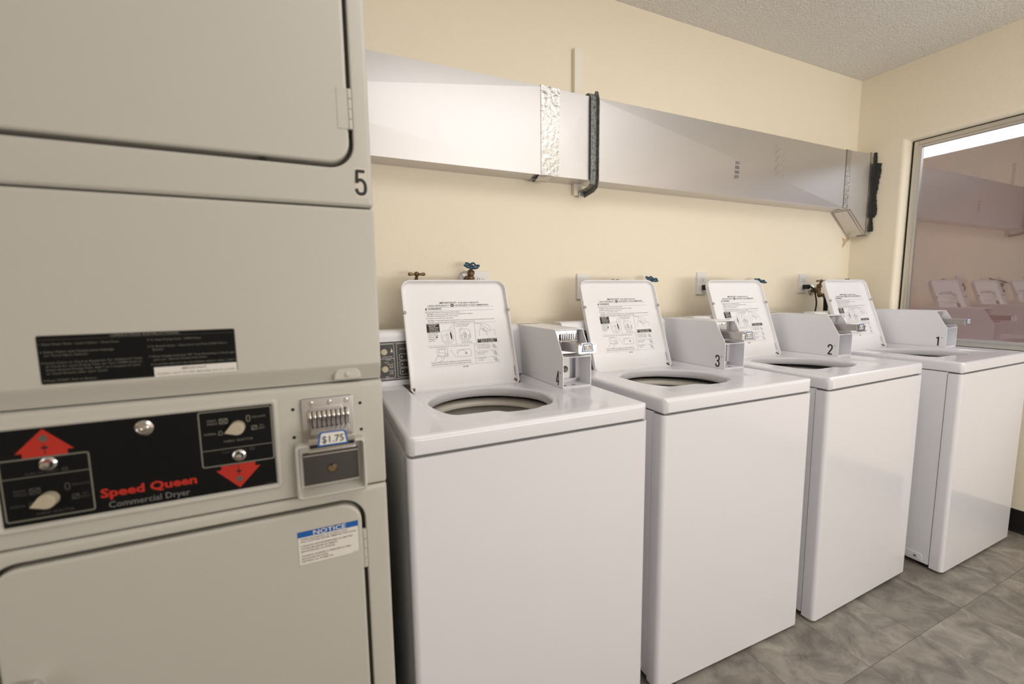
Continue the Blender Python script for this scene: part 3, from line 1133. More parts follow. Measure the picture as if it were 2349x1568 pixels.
def framed_panel(x0, x1, z0, z1, hx0, hx1, hz0, hz1, hr, y=0.0, th=0.042, r=0.008):
    """front panel with a rounded rectangular hole, edges rolled back"""
    bm = bmesh.new()
    n = 10
    outer = rrect(x0, x1, z0, z1, 0.006, n)
    hole = rrect(hx0, hx1, hz0, hz1, hr, n)
    ins = lambda lp, d: [(min(max(p[0], x0 + d), x1 - d), min(max(p[1], z0 + d), z1 - d)) for p in lp]

    def grow(d):
        return rrect(hx0 - d, hx1 + d, hz0 - d, hz1 + d, hr + d, n)
    L = [[(p[0], y + th, p[1]) for p in outer]]
    for k in range(0, 6):
        a = math.radians(90 * k / 5)
        L.append([(p[0], y + r - r * math.sin(a), p[1]) for p in ins(outer, r * (1 - math.cos(a)))])
    hr_ = 0.004
    for k in range(0, 5):
        a = math.radians(90 * k / 4)
        L.append([(p[0], y + hr_ * (1 - math.cos(a)), p[1]) for p in grow(hr_ * (1 - math.sin(a)))])
    L.append([(p[0], y + th, p[1]) for p in hole])
    add_loops(bm, L, False, False)
    return bm


def door_bm(x0, x1, z0, z1, rr, y=-0.002, th=0.030, r=0.006):
    bm = bmesh.new()
    L = [[(p[0], y + th, p[1]) for p in rrect(x0, x1, z0, z1, rr, 10)]]
    for k in range(0, 6):
        a = math.radians(90 * k / 5)
        d = r * (1 - math.cos(a))
        L.append([(p[0], y + r - r * math.sin(a), p[1]) for p in rrect(x0 + d, x1 - d, z0 + d, z1 - d, rr - d, 10)])
    add_loops(bm, L)
    return bm


def door_hinge(parent, x, z0, z1):
    bm = bmesh.new()
    n = 4
    for k in range(n):
        a, b2 = z0 + (z1 - z0) * k / n, z0 + (z1 - z0) * (k + 1) / n
        add_lathe(bm, [(0.0042, a + 0.0006), (0.0042, b2 - 0.0006)], 12, Matrix.Translation((x, -0.0005, 0)))
    add_box(bm, x - 0.022, x - 0.002, -0.0030, -0.0016, z0, z1, 0.0005)
    return obj('door_hinge', bm, M_dryer_dimmed, parent)


# upper tumbler front with its door
up_ = dobj('upper_panel', framed_panel(DX0, DX1, 1.384, 1.965, -0.655, -0.0765, 1.4525, 1.925, 0.046), M_dryer_dimmed)
ud = dobj('upper_door', door_bm(-0.648, -0.0835, 1.4605, 1.918, 0.040), M_dryer_dimmed)
door_hinge(ud, -0.0800, 1.523, 1.595)
door_hinge(ud, -0.0800, 1.800, 1.872)
bm = bmesh.new()
add_prism(bm, [(-0.235, 1.4525), (-0.220, 1.4525), (-0.2275, 1.4605)], 'y', 0.004, 0.020)
dobj('door_stop', bm, M_black)
F = Flat(face_matrix((0, 0, 0), (1, 0, 0), (0, 0, 1)))
F.rect(-0.0775, -0.0545, 1.4005, 1.4565, 0, 0.0003)
F.digit('5', -0.0760, 1.4055, 0.0465, 0.0195, 0.0058, 1, 0.0006)
F.build('number_decal', [mat_get('decal_film', S(207, 200, 187), 0.4), M_number], up_)

# lint panel with tapered lower lip
bm = bmesh.new()
prof = [(0.045, 1.381), (0.006, 1.381), (0.002, 1.379), (0.0, 1.374), (0.0, 1.082), (0.001, 1.077), (0.004, 1.072), (0.014, 1.054), (0.017, 1.0465), (0.045, 1.0465)]
add_prism(bm, prof, 'x', DX0, DX1, 0.004, 3)
lint = dobj('lint_panel', bm, M_dryer_dimmed, angle=25)
for x in (-0.109, -0.664):
    bm = bmesh.new()
    pts = []
    for k in range(13):
        a = math.pi * k / 12
        pts.append((x + 0.026 * math.cos(a), 1.050 + 0.030 * math.sin(a) ** 0.8))
    add_prism(bm, pts, 'y', 0.0035, 0.03, 0.004, 3)
    nt_ = dobj('screw_boss', bm, M_dryer_dimmed, lint)
    bm = bmesh.new()
    add_lathe(bm, [(0.0055, 0.0), (0.0055, 0.0015), (0.0040, 0.0025), (0.001, 0.003)], 18, axis_matrix((x, 0.0035, 1.0610), (0, -1, 0)))
    dobj('panel_screw', bm, M_dryer_dimmed, lint)
# instruction label
F = Flat(face_matrix((0, 0, 0), (1, 0, 0), (0, 0, 1)))
L0, L1, B0, B1 = -0.550, -0.2915, 1.0845, 1.1605
F.poly(rrect(L0, L1, B0, B1, 0.003, 3), 1, 0.0003)
F.poly(rrect(L0 + 0.0012, L1 - 0.0012, B0 + 0.0012, B1 - 0.0012, 0.0022, 3), 0, 0.0006)
F.rect(L0 + 0.003, L1 - 0.003, 1.1535, 1.1540, 1, 0.0009)
F.text('-OPERATING INSTRUCTIONS-', -0.4625, -0.3700, 1.1550, 0.0038, 2, 0.0009, True)
for (s, u0, u1, v) in (('1 Open Dryer Door - Load Clothes - Close Door', -0.5470, -0.4510, 1.1455),
                       ('2 Select Fabric and Temperature Settings', -0.5470, -0.4590, 1.1335),
                       ('(or Turn) Fabric Selector', -0.5425, -0.4905, 1.1280),
                       ('3 Insert Coins or Card as Required. For Additional Coins', -0.5470, -0.4240, 1.1165),
                       ('or Cards for more Drying Time, (or Turn TIMER Knob to', -0.5425, -0.4250, 1.1110),
                       ('Select desired Drying Time. Add 1 to 5 minutes of Cycle', -0.5425, -0.4275, 1.1055),
                       ('or Cool Down) after each Cycle', -0.5425, -0.4700, 1.1000),
                       ('4 Push START Pad or Button', -0.5470, -0.4840, 1.0890),
                       ('5 To Stop Drying Cycle - OPEN Door', -0.4150, -0.3410, 1.1455),
                       ('6 To Restart Dryer - Close Door and Push START Pad or', -0.4150, -0.3040, 1.1345),
                       ('Button', -0.4090, -0.3950, 1.1290),
                       ('7 When Display Indicates "00" Time Remaining or Panel Light', -0.4150, -0.2935, 1.1175),
                       ('goes out - Remove Clothes from Dryer', -0.4090, -0.3350, 1.1120),
                       ('IF CLOTHES ARE NOT DRY AS DESIRED, REPEAT STEPS 1 AND 4', -0.4130, -0.2935, 1.1040)):
    F.text(s, u0, u1, v, 0.0030, 2, 0.0009)
F.rect(-0.4100, L1 - 0.001, 1.0845, 1.1005, 3, 0.0010)
F.text('IMPORTANT:', -0.3720, -0.3360, 1.0945, 0.0034, 4, 0.0013, True)
F.text('CLEAN LINT FILTER BEFORE EACH LOAD', -0.4070, -0.2950, 1.0875, 0.0034, 4, 0.0013)
F.build('instruction_label', [M_overlay, M_dimink, M_silverink, M_sticker, M_brown_ink], lint)

# control panel housing
bm = bmesh.new()
prof = [(0.045, 1.0445), (0.010, 1.0445), (0.005, 1.0430), (0.0015, 1.0395), (0.0, 1.0340), (0.0, 0.836), (0.002, 0.8315), (0.006, 0.829), (0.045, 0.829)]
add_prism(bm, prof, 'x', DX0, DX1, 0.004, 3)
cp = dobj('control_panel', bm, M_dryer_dimmed, angle=25)
# raised bezel
bm = bmesh.new()
L = []
for d, y in ((-0.0015, 0.0), (0.0, -0.0030), (0.0020, -0.0045), (0.0050, -0.0045), (0.0075, -0.0030), (0.0085, 0.0)):
    L.append([(p[0], y, p[1]) for p in rrect(-0.6235 + d, -0.2345 - d, 0.8565 + d, 1.0265 - d, 0.008 - d * 0.6, 6)])
add_loops(bm, L, False, False)
dobj('panel_bezel', bm, M_dryer_dimmed, cp, angle=60)
bm = bmesh.new()
add_prism(bm, rrect(-0.6135, -0.2440, 0.8665, 1.0180, 0.001, 2), 'y', -0.0012, 0.001)
dobj('panel_overlay', bm, M_overlay, cp)
FM = face_matrix((0, -0.0012, 0), (1, 0, 0), (0, 0, 1))
F = Flat(FM)
# boxes and lettering
for (x0, x1, z0, z1, zd) in ((-0.6095, -0.5055, 0.8745, 0.9715, 0.9425), (-0.3560, -0.2455, 0.9160, 1.0155, 0.9455)):
    F.frame(x0, x1, z0, z1, 0.003, 0.0022, 0)
    F.rect(x0, x1, zd - 0.0006, zd + 0.0006, 0)


def selector_text(ox, oz, b):
    F.text('PERM', ox + 0.012, ox + 0.025, oz + 0.089, 0.0036, b)
    F.text('PRESS', ox + 0.012, ox + 0.027, oz + 0.0835, 0.0036, b)
    F.frame(ox + 0.030, ox + 0.042, oz + 0.0838, oz + 0.0925, 0.001, 0.0012, b)
    F.stroke([(ox + 0.031, oz + 0.0845), (ox + 0.041, oz + 0.0915)], 0.0014, b)
    F.stroke([(ox + 0.031, oz + 0.0915), (ox + 0.041, oz + 0.0845)], 0.0014, b)
    F.stroke(rrect(ox + 0.0715, ox + 0.0765, oz + 0.083, oz + 0.094, 0.002, 2), 0.0013, b, closed=True)
    F.text('DELICATE', ox + 0.080, ox + 0.101, oz + 0.0885, 0.0034, b)
    F.text('NORMAL', ox + 0.006, ox + 0.024, oz + 0.0655, 0.0036, b)
    F.stroke([(ox + 0.0275, oz + 0.064), (ox + 0.0285, oz + 0.071), (ox + 0.0315, oz + 0.071), (ox + 0.034, oz + 0.064), (ox + 0.0275, oz + 0.064)], 0.0013, b)
    F.frame(ox + 0.0785, ox + 0.0865, oz + 0.0665, oz + 0.0740, 0.001, 0.0012, b)
    F.stroke([(ox + 0.079, oz + 0.067), (ox + 0.086, oz + 0.0735)], 0.0014, b)
    F.text('NO', ox + 0.091, ox + 0.097, oz + 0.0715, 0.0034, b)
    F.text('HEAT', ox + 0.089, ox + 0.100, oz + 0.0665, 0.0034, b)
    F.text('FABRIC SELECTOR', ox + 0.0345, ox + 0.079, oz + 0.0490, 0.0040, b)


selector_text(-0.3560, 0.9080, 0)
selector_text(-0.6095, 0.8310, 1)
F.text('PUSH TO START', -0.3255, -0.2870, 0.9375, 0.0034, 1)
F.frame(-0.2830, -0.2765, 0.9375, 0.9415, 0.0015, 0.001, 1)
F.text('PUSH TO START', -0.5820, -0.5430, 0.9460, 0.0034, 1)
F.frame(-0.5390, -0.5325, 0.9465, 0.9505, 0.0015, 0.001, 1)
# red arrows
for (ax, s, zt_, zw, zs) in ((-0.5560, 1, 1.0165, 0.9805, 0.9730), (-0.3030, -1, 0.8700, 0.9070, 0.9145)):
    F.poly([(ax, zt_), (ax - 0.0345, zw), (ax - 0.0265, zw + s * 0.0), (ax - 0.0265, zs), (ax + 0.0265, zs), (ax + 0.0265, zw), (ax + 0.0345, zw)][::(1 if s > 0 else -1)], 2, 0.0004)
    F.disc(ax, zw + s * 0.0205, 0.0052, 3, 0.0007)
    F.stroke([(ax, zw + s * 0.012), (ax, zw - s * 0.004)], 0.0012, 4, 0.0007)
    F.stroke([(ax - 0.004, zw + s * 0.006), (ax + 0.004, zw + s * 0.006)], 0.0030, 4, 0.0007)
F.text('Speed Queen', -0.4970, -0.3665, 0.8915, 0.0142, 2, 0.0006, 2)
F.text('Commercial Dryer', -0.4880, -0.3780, 0.8725, 0.0105, 5, 0.0005)
F.text('CD100001', -0.2625, -0.2480, 0.8685, 0.0022, 1, 0.0005)
F.build('panel_print', [M_silverink, M_dimink, M_red, mat_get('indicator_lens', S(96, 92, 84), 0.3), M_number, mat_get('grey_print', S(120, 119, 117), 0.6)], cp)


def pointer_knob(x, z):
    bm = bmesh.new()
    a0 = math.radians(197)
    pts = []
    r = 0.0118
    for k in range(19):
        a = a0 + math.radians(62) + math.radians(236) * k / 18
        pts.append((x + r * math.cos(a), z + r * math.sin(a)))
    pts.append((x + 0.0205 * math.cos(a0), z + 0.0205 * math.sin(a0)))
    add_prism(bm, pts, 'y', -0.018, -0.0012, 0.0022, 2)
    return obj('selector_knob', bm, M_knob, cp)


pointer_knob(-0.2985, 0.9835)
pointer_knob(-0.5565, 0.9045)
for (x, z) in ((-0.3000, 0.9310), (-0.5530, 0.9610)):
    bm = bmesh.new()
    add_lathe(bm, [(0.0105, 0), (0.0105, 0.003), (0.0075, 0.0045), (0.0070, 0.012), (0.0055, 0.0145), (0.001, 0.015)], 24, axis_matrix((x, -0.0012, z), (0, -1, 0)))
    obj('start_button', bm, M_chrome, cp)
bm = bmesh.new()
add_lathe(bm, [(0.0130, 0), (0.0130, 0.003), (0.0095, 0.006), (0.0085, 0.0045), (0.006, 0.0045), (0.006, 0.0075), (0.003, 0.0080), (0.003, 0.005)], 28, axis_matrix((-0.4310, -0.0012, 1.0005), (0, -1, 0)))
obj('key_lock', bm, M_chrome, cp)
for (x, z) in ((-0.209, 1.003), (-0.210, 0.949), (-0.089, 1.002), (-0.089, 0.948)):
    bm = bmesh.new()
    add_lathe(bm, [(0.0032, 0.0), (0.0030, 0.0006), (0.001, 0.0007)], 12, axis_matrix((x, 0.0, z), (0, -1, 0)))
    obj('mounting_hole', bm, M_hole, cp)

# coin slide on the dryer
bm = bmesh.new()
px0, px1, pz0, pz1 = -0.1950, -0.1025, 0.934, 1.0215
add_prism(bm, rrect(px0, px1, pz0, pz1, 0.004, 4), 'y', -0.008, 0.001, 0.0015)
sl = dobj('coin_slide', bm, M_steel)
bm = bmesh.new()
add_prism(bm, [(-0.176, 1.008), (-0.126, 1.008), (-0.120, 0.997), (-0.184, 0.997)], 'y', -0.0105, -0.0075, 0.001)
add_box(bm, -0.184, -0.112, -0.0095, -0.0075, 0.970, 0.998, 0.0)
obj('coin_guide', bm, M_steel, sl)
bm = bmesh.new()
for k in range(9):
    x = -0.1815 + k * 0.00835
    add_prism(bm, [(-0.008, 0.999), (-0.013, 0.9965), (-0.0155, 0.990), (-0.0155, 0.984), (-0.013, 0.977), (-0.0125, 0.970), (-0.0105, 0.962), (-0.008, 0.962)], 'x', x - 0.0031, x + 0.0031, 0.0009)
obj('coin_rail', bm, M_chrome, sl, angle=25)
bm = bmesh.new()
for k in range(8):
    x = -0.1815 + (k + 0.5) * 0.00835
    add_box(bm, x - 0.0009, x + 0.0009, -0.0100, -0.0094, 0.966, 1.000)
obj('coin_slot', bm, M_hole, sl)
for (x, z) in ((-0.177, 1.0125), (-0.145, 1.0120), (-0.115, 1.0125)):
    bm = bmesh.new()
    add_lathe(bm, [(0.0045, 0), (0.0045, 0.0015), (0.003, 0.0028)], 14, axis_matrix((x, -0.008, z), (0, -1, 0)))
    obj('slide_rivet', bm, M_chrome, sl)
# sloping shroud, tongue and end plate
bm = bmesh.new()
add_prism(bm, [(-0.008, 0.966), (-0.016, 0.963), (-0.026, 0.957), (-0.026, 0.949), (-0.008, 0.945)], 'x', -0.181, -0.112, 0.0015)
obj('chute_body', bm, M_steel, sl)
bm = bmesh.new()
add_box(bm, -0.1780, -0.1100, -0.060, -0.020, 0.9500, 0.9530, 0.0006)
for x in (-0.1775, -0.1105):
    add_prism(bm, [(-0.020, 0.9530), (-0.060, 0.9530), (-0.060, 0.9420), (-0.020, 0.9400)], 'x', x - 0.001, x + 0.001)
obj('slide_tongue', bm, M_steel, sl)
bm = bmesh.new()
add_box(bm, -0.1850, -0.1060, -0.0630, -0.0600, 0.9405, 0.9590, 0.0008)
add_box(bm, -0.1660, -0.1210, -0.0630, -0.0600, 0.9590, 0.9720, 0.0008)
add_box(bm, -0.1850, -0.1060, -0.0690, -0.0615, 0.9360, 0.9405, 0.0012)
obj('tongue_plate', bm, M_chrome, sl)
bm = bmesh.new()
add_box(bm, -0.1830, -0.1080, -0.0640, -0.0630, 0.9425, 0.9490, 0.0)
obj('date_strip', bm, M_black, sl)
F = Flat(face_matrix((-0.1440, -0.0640, 0.9560), (1, 0, 0), (0, 0, 1)))
F.poly([(-0.0265, -0.0110), (0.0265, -0.0110), (0.0225, 0.0120), (0.019, 0.0150), (-0.019, 0.0150), (-0.0225, 0.0120)], 1, 0.0004)
F.poly([(-0.0230, -0.0085), (0.0230, -0.0085), (0.0195, 0.0110), (0.017, 0.0128), (-0.017, 0.0128), (-0.0195, 0.0110)], 0, 0.0007)
F.text('$1.75', -0.0185, 0.0185, -0.0050, 0.0125, 2, 0.0010, True)
F.build('price_label', [M_sticker, M_blue, M_number], sl)

# coin vault housing
bm = bmesh.new()
vo = (-0.2105, -0.0840, 0.8315, 0.9385)
L = []
for d, y in ((0.0, 0.0), (0.0, -0.021), (0.0012, -0.0245), (0.004, -0.026), (0.0055, -0.0255), (0.0065, -0.023), (0.0085, 0.0005)):
    extra = 0.006 if d >= 0.0085 else 0.0
    L.append([(p[0], y, p[1]) for p in rrect(vo[0] + d, vo[1] - d, vo[2] + d + extra, vo[3] - d, 0.008 - d * 0.5, 6)])
add_loops(bm, L, False, False)
vh = dobj('coin_vault', bm, M_dryer_dimmed, angle=50)
bm = bmesh.new()
add_prism(bm, rrect(-0.1975, -0.0985, 0.8500, 0.9150, 0.001, 2), 'y', -0.0035, 0.0005, 0.001)
obj('vault_door', bm, M_darksteel, vh)
bm = bmesh.new()
add_box(bm, -0.1975, -0.0985, -0.0055, -0.0035, 0.9085, 0.9110, 0.0006)
add_box(bm, -0.1975, -0.0985, -0.0055, -0.0035, 0.8500, 0.8520, 0.0006)
obj('door_lip', bm, M_steel, vh)
bm = bmesh.new()
add_lathe(bm, [(0.0085, 0), (0.0085, 0.003), (0.006, 0.005), (0.006, 0.004), (0.001, 0.004)], 20, axis_matrix((-0.1465, -0.0035, 0.8790), (0, -1, 0)))
obj('vault_lock', bm, M_brass, vh)
F = Flat(face_matrix((0, -0.0035, 0), (1, 0, 0), (0, 0, 1)))
F.text('COIN', -0.1890, -0.1680, 0.8570, 0.0060, 0, 0.0004)
F.build('vault_lettering', [M_dimink], vh)

# lower tumbler front with its door, notice sticker and kick plate
dobj('lower_panel', framed_panel(DX0, DX1, 0.100, 0.8275, -0.650, -0.0905, 0.165, 0.8065, 0.046, y=-0.002), M_dryer_dimmed)
ld = dobj('lower_door', door_bm(-0.643, -0.0975, 0.172, 0.7990, 0.040, y=-0.004), M_dryer_dimmed)
door_hinge(ld, -0.0940, 0.655, 0.738)
door_hinge(ld, -0.0940, 0.230, 0.313)
bm = bmesh.new()
add_lathe(bm, [(0.012, 0), (0.012, 0.006), (0.009, 0.014), (0.017, 0.020), (0.018, 0.026), (0.012, 0.031), (0.001, 0.032)], 24, axis_matrix((-0.606, -0.004, 0.600), (0, -1, 0)))
obj('door_knob', bm, M_chrome, ld)
F = Flat(face_matrix((0, -0.004, 0), (1, 0, 0), (0, 0, 1)))
N0, N1, NB, NT = -0.2165, -0.1055, 0.6925, 0.7610
F.rect(N0, N1, NB, NT, 3, 0.0003)
F.rect(N0 + 0.0005, N1 - 0.0005, NB + 0.0005, NT - 0.0005, 0, 0.0005)
F.rect(N0, N1, 0.7495, NT, 1, 0.0008)
F.text('NOTICE', -0.1885, -0.1290, 0.7510, 0.0088, 0, 0.0011, True)
for (s, u1, v) in (('WHEN DISCARDING OR STORING YOUR', -0.1260, 0.7440), ('OLD CLOTHES DRYER, REMOVE THE DOOR.', -0.1090, 0.7390),
                   ('LORSQUE VOUS ENTREPOSEZ OU METTEZ', -0.1170, 0.7300), ('VOTRE SECHEUSE AU REBUT,', -0.1460, 0.7245), ('ENLEVEZ-EN LA PORTE.', -0.1500, 0.7190),
                   ('CUANDO GUARDE O DESECHE SU VIEJA', -0.1210, 0.7095), ('SECADORA DE ROPA,', -0.1640, 0.7040), ('RETIRE LA PUERTA.', -0.1540, 0.6985)):
    F.text(s, -0.2115, u1, v, 0.0030, 2, 0.0010, True)
F.text('510143', -0.1180, -0.1075, 0.6945, 0.0022, 2, 0.0010)
F.build('notice_sticker', [M_sticker, M_blue, M_brown_ink, M_inkgrey], ld)
dobj('kick_plate', BX(DX0, DX1, 0.012, 0.044, 0.0, 0.098, 0.002), M_dryer_dimmed)


# ----------------------------------------------------------------------------
# sheet metal exhaust duct along the back wall
# ----------------------------------------------------------------------------
duct = thing('exhaust_duct', 'long silver rectangular sheet metal duct running along the cream wall', 'duct', (0.9, 0.70, 1.68))
DO = duct.location
FY, DZ0, DZ1, DB = 0.657, 1.678, 2.004, BW - 0.001


def dct(name, bm, m, **k):
    return obj(name, rel(bm, DO), m, duct, **k)


def duct_section(x0, x1, crease=0.010):
    bm = bmesh.new()
    P = lambda x, y, z: bm.verts.new((x, y, z))
    a, b2, c, d = P(x0, FY, DZ0), P(x1, FY, DZ0), P(x1, FY, DZ1), P(x0, FY, DZ1)
    e_, f, g, h = P(x0, DB, DZ0), P(x1, DB, DZ0), P(x1, DB, DZ1), P(x0, DB, DZ1)
    m_ = P((x0 + x1) / 2, FY - crease, (DZ0 + DZ1) / 2)
    for q in ((a, b2, m_), (b2, c, m_), (c, d, m_), (d, a, m_), (a, e_, f, b2), (d, c, g, h), (a, d, h, e_), (b2, f, g, c), (e_, h, g, f)):
        bm.faces.new(q)
    # hemmed bottom seam with small standing tabs
    add_box(bm, x0, x1, FY - 0.0012, FY + 0.004, DZ0 - 0.003, DZ0 + 0.002)
    return bm


dct('duct_section', duct_section(-1.45, 0.700), M_duct, angle=0.1, wn=False)
dct('duct_section', duct_section(0.7005, 0.918, 0.002), M_duct, angle=0.1, wn=False)
dct('duct_section', duct_section(0.9185, 2.690), M_duct, angle=0.1, wn=False)


def crinkle_strip(x0, x1, z0, z1, y, amp, nx=8, nz=60, seed=0, jag=0.0):
    bm = bmesh.new()
    rows = []
    for j in range(nz + 1):
        z = z0 + (z1 - z0) * j / nz
        row = []
        for i in range(nx + 1):
            x = x0 + (x1 - x0) * i / nx
            if i in (0, nx):
                x += jag * mnoise.noise(Vector((i * 3.1 + seed, z * 40, 0)))
            n = mnoise.noise(Vector((x * 70 + seed, z * 55, seed))) + 0.6 * mnoise.noise(Vector((x * 190, z * 150, seed)))
            k = amp * (0.25 + 0.75 * min(1.0, max(0.0, abs((j / nz) - 0.42) * 2.6)))
            row.append(bm.verts.new((x, y - 0.0012 + n * k * (0 if i in (0, nx) else 1), z)))
        rows.append(row)
    for j in range(nz):
        for i in range(nx):
            bm.faces.new((rows[j][i], rows[j][i + 1], rows[j + 1][i + 1], rows[j + 1][i]))
    # turn the strip over the top and under the bottom edge
    for row, dz in ((rows[-1], 0.001), (rows[0], -0.004)):
        back = [bm.verts.new((v.co.x, FY + 0.05, v.co.z + dz)) for v in row]
        for i in range(nx):
            bm.faces.new((row[i], row[i + 1], back[i + 1], back[i]))
    return bm


dct('foil_tape', crinkle_strip(0.680, 0.728, DZ0 - 0.003, DZ1 + 0.004, FY - 0.0008, 0.0014, seed=3), M_foil, angle=30, wn=False)
dct('foil_tape', crinkle_strip(0.722, 0.764, DZ0 + 0.22, DZ1 + 0.002, FY - 0.0012, 0.0010, seed=9, jag=0.002), M_foil, angle=30, wn=False)
dct('foil_tape', crinkle_strip(0.728, 0.762, DZ0 - 0.001, DZ0 + 0.22, FY - 0.0008, 0.0003, seed=5), M_foil, angle=30, wn=False)
# peeled tape tail hanging under the duct
bm = bmesh.new()
rows = []
for j in range(9):
    t = j / 8
    y = FY - 0.002 + 0.095 * t
    z = DZ0 - 0.004 - 0.012 * math.sin(math.pi * min(1, t * 1.2)) - 0.002 * t
    rows.append([bm.verts.new((0.672 + 0.006 * t + 0.055 * i / 4, y, z + 0.003 * math.sin(i * 1.7 + j))) for i in range(5)])
for j in range(8):
    for i in range(4):
        bm.faces.new((rows[j][i], rows[j][i + 1], rows[j + 1][i + 1], rows[j + 1][i]))
dct('tape_tail', bm, M_foil, angle=30, wn=False)

# boot turning the duct into the right wall
bm = bmesh.new()
boot = [(2.690, 2.004), (2.690, DZ0), (2.732, DZ0), (2.915, 1.535), (2.925, 1.533), (2.952, 1.533), (2.952, 2.016)]
add_prism(bm, boot, 'y', FY - 0.0005, DB, 0.0)
dct('outlet_boot', bm, M_duct, angle=20, wn=False)
bm = bmesh.new()
dirv = Vector((0.183, 0, -0.143)).normalized()
nn = Vector((0.143, 0, 0.183)).normalized() * -1
add_box(bm, 2.728, 2.740, FY - 0.004, FY + 0.010, DZ0 - 0.004, DZ0 + 0.003)
for y in (FY - 0.002, FY + 0.012, DB - 0.008):
    p0, p1 = Vector((2.735, y, DZ0 - 0.002)), Vector((2.925, y, 1.531))
    add_tube(bm, [p0, p1], 0.0035, 6)
add_tube(bm, [(2.922, FY, 1.5325), (2.922, DB, 1.5325)], 0.005, 6)
add_tube(bm, [(2.738, FY, DZ0 - 0.004), (2.738, DB, DZ0 - 0.004)], 0.004, 6)
dct('boot_seam', bm, M_steel)
dct('foil_tape', crinkle_strip(2.668, 2.715, DZ0, DZ1 + 0.003, FY - 0.0008, 0.0012, seed=21), M_foil, angle=30, wn=False)
dct('foil_tape', crinkle_strip(2.910, 2.944, 1.535, 2.018, FY - 0.0008, 0.0012, seed=33, jag=0.003), M_foil, angle=30, wn=False)
# black sealant between boot and wall, ragged outline on the wall
bm = bmesh.new()
ya = []
n = 60
for j in range(n + 1):
    z = 1.560 + (2.022 - 1.560) * j / n
    w = 0.040 * (0.72 + 0.38 * mnoise.noise(Vector((z * 16, 2.2, 0.3)))) + 0.006 * mnoise.noise(Vector((z * 90, 7, 1)))
    if z > 1.96:
        w *= 0.35
    if z < 1.64:
        w *= 0.5
    ya.append((z, max(0.004, w)))
pts = [(FY + 0.010, z) for z, w in ya] + [(FY - w, z) for z, w in reversed(ya)]
add_prism(bm, pts, 'x', RW - 0.009, RW - 0.0005)
dct('sealant', bm, M_foam)
bm = bmesh.new()
pts = [(2.868, 1.533), (2.900, 1.524), (2.925, 1.528), (2.950, 1.531), (2.946, 1.520), (2.915, 1.508), (2.900, 1.487), (2.878, 1.470), (2.874, 1.478), (2.884, 1.497), (2.880, 1.515)]
add_prism(bm, pts, 'y', BW - 0.0018, BW - 0.0002)
dct('water_stain', bm, M_stain)
# small row of marks stamped on the face of the long section
F = Flat(face_matrix((-DO.x, FY - 0.0098 - DO.y, -DO.z), (1, 0, 0), (0, 0, 1)))
for k in range(3):
    for j in range(4):
        F.rect(1.755 + k * 0.010, 1.760 + k * 0.010, 1.762 + j * 0.022, 1.776 + j * 0.022, 0, 0.0004)
for k in range(12):
    zz = 1.80 + k * 0.013
    xx = 2.05 + 0.012 * math.sin(k * 2.1)
    F.stroke([(xx, zz), (xx + 0.012, zz + 0.008), (xx + 0.004, zz + 0.012)], 0.0016, 0)
    F.stroke([(xx + 0.05, zz - 0.01), (xx + 0.056, zz + 0.002)], 0.0012, 0)
F.build('stamped_marks', [M_inkgrey], duct)

# galvanised strap holding the duct
br = thing('duct_bracket', 'dark galvanised steel angle strap clamping the silver duct to the wall', 'bracket', (0.92, 0.70, 1.66))


def strap(x0, x1, path, th):
    """flat strip swept along a (y,z) path"""
    bm = bmesh.new()
    P = [Vector(p) for p in path]
    nrm = []
    for i in range(len(P)):
        t = (P[min(i + 1, len(P) - 1)] - P[max(i - 1, 0)]).normalized()
        nrm.append(Vector((-t.y, t.x)))
    pts = [p for p in P] + [P[i] + nrm[i] * th for i in range(len(P) - 1, -1, -1)]
    add_prism(bm, [(p.x, p.y) for p in pts], 'x', x0, x1)
    return bm


path = [(0.738, DZ1 + 0.014), (FY + 0.012, DZ1 + 0.014), (FY - 0.004, DZ1 + 0.002), (FY - 0.009, DZ1 - 0.016), (FY - 0.009, DZ0 + 0.004), (FY - 0.005, DZ0 - 0.018), (FY + 0.010, DZ0 - 0.026), (0.738, DZ0 - 0.034)]
obj('strap_web', rel(strap(0.905, 0.934, path, -0.003), br.location), M_galv, br)
# outward flange of the angle
bm = bmesh.new()
inn = [Vector(p) for p in path[1:]]
outp = [(FY + 0.002, DZ1 + 0.026), (FY - 0.016, DZ1 + 0.016), (FY - 0.026, DZ1 - 0.018), (FY - 0.026, DZ0 - 0.004), (FY - 0.020, DZ0 - 0.030), (FY + 0.006, DZ0 - 0.046), (0.736, DZ0 - 0.056)]
add_prism(bm, [tuple(p) for p in inn] + outp[::-1], 'x', 0.934, 0.937, 0.0005)
obj('strap_flange', rel(bm, br.location), M_galv, br)
for (y, z, d) in ((FY - 0.012, DZ1 - 0.045, (0, -1, 0)), (FY - 0.012, DZ0 + 0.035, (0, -1, 0))):
    bm = bmesh.new()
    add_lathe(bm, [(0.0045, 0), (0.0045, 0.0015), (0.002, 0.0025)], 12, axis_matrix((0.919, y, z), d))
    obj('strap_screw', rel(bm, br.location), M_darksteel, br)
bm = bmesh.new()
add_box(bm, 0.905, 0.930, 0.728, 0.7385, DZ0 - 0.056, DZ0 - 0.030, 0.002)
obj('wall_clip', rel(bm, br.location), M_steel, br)


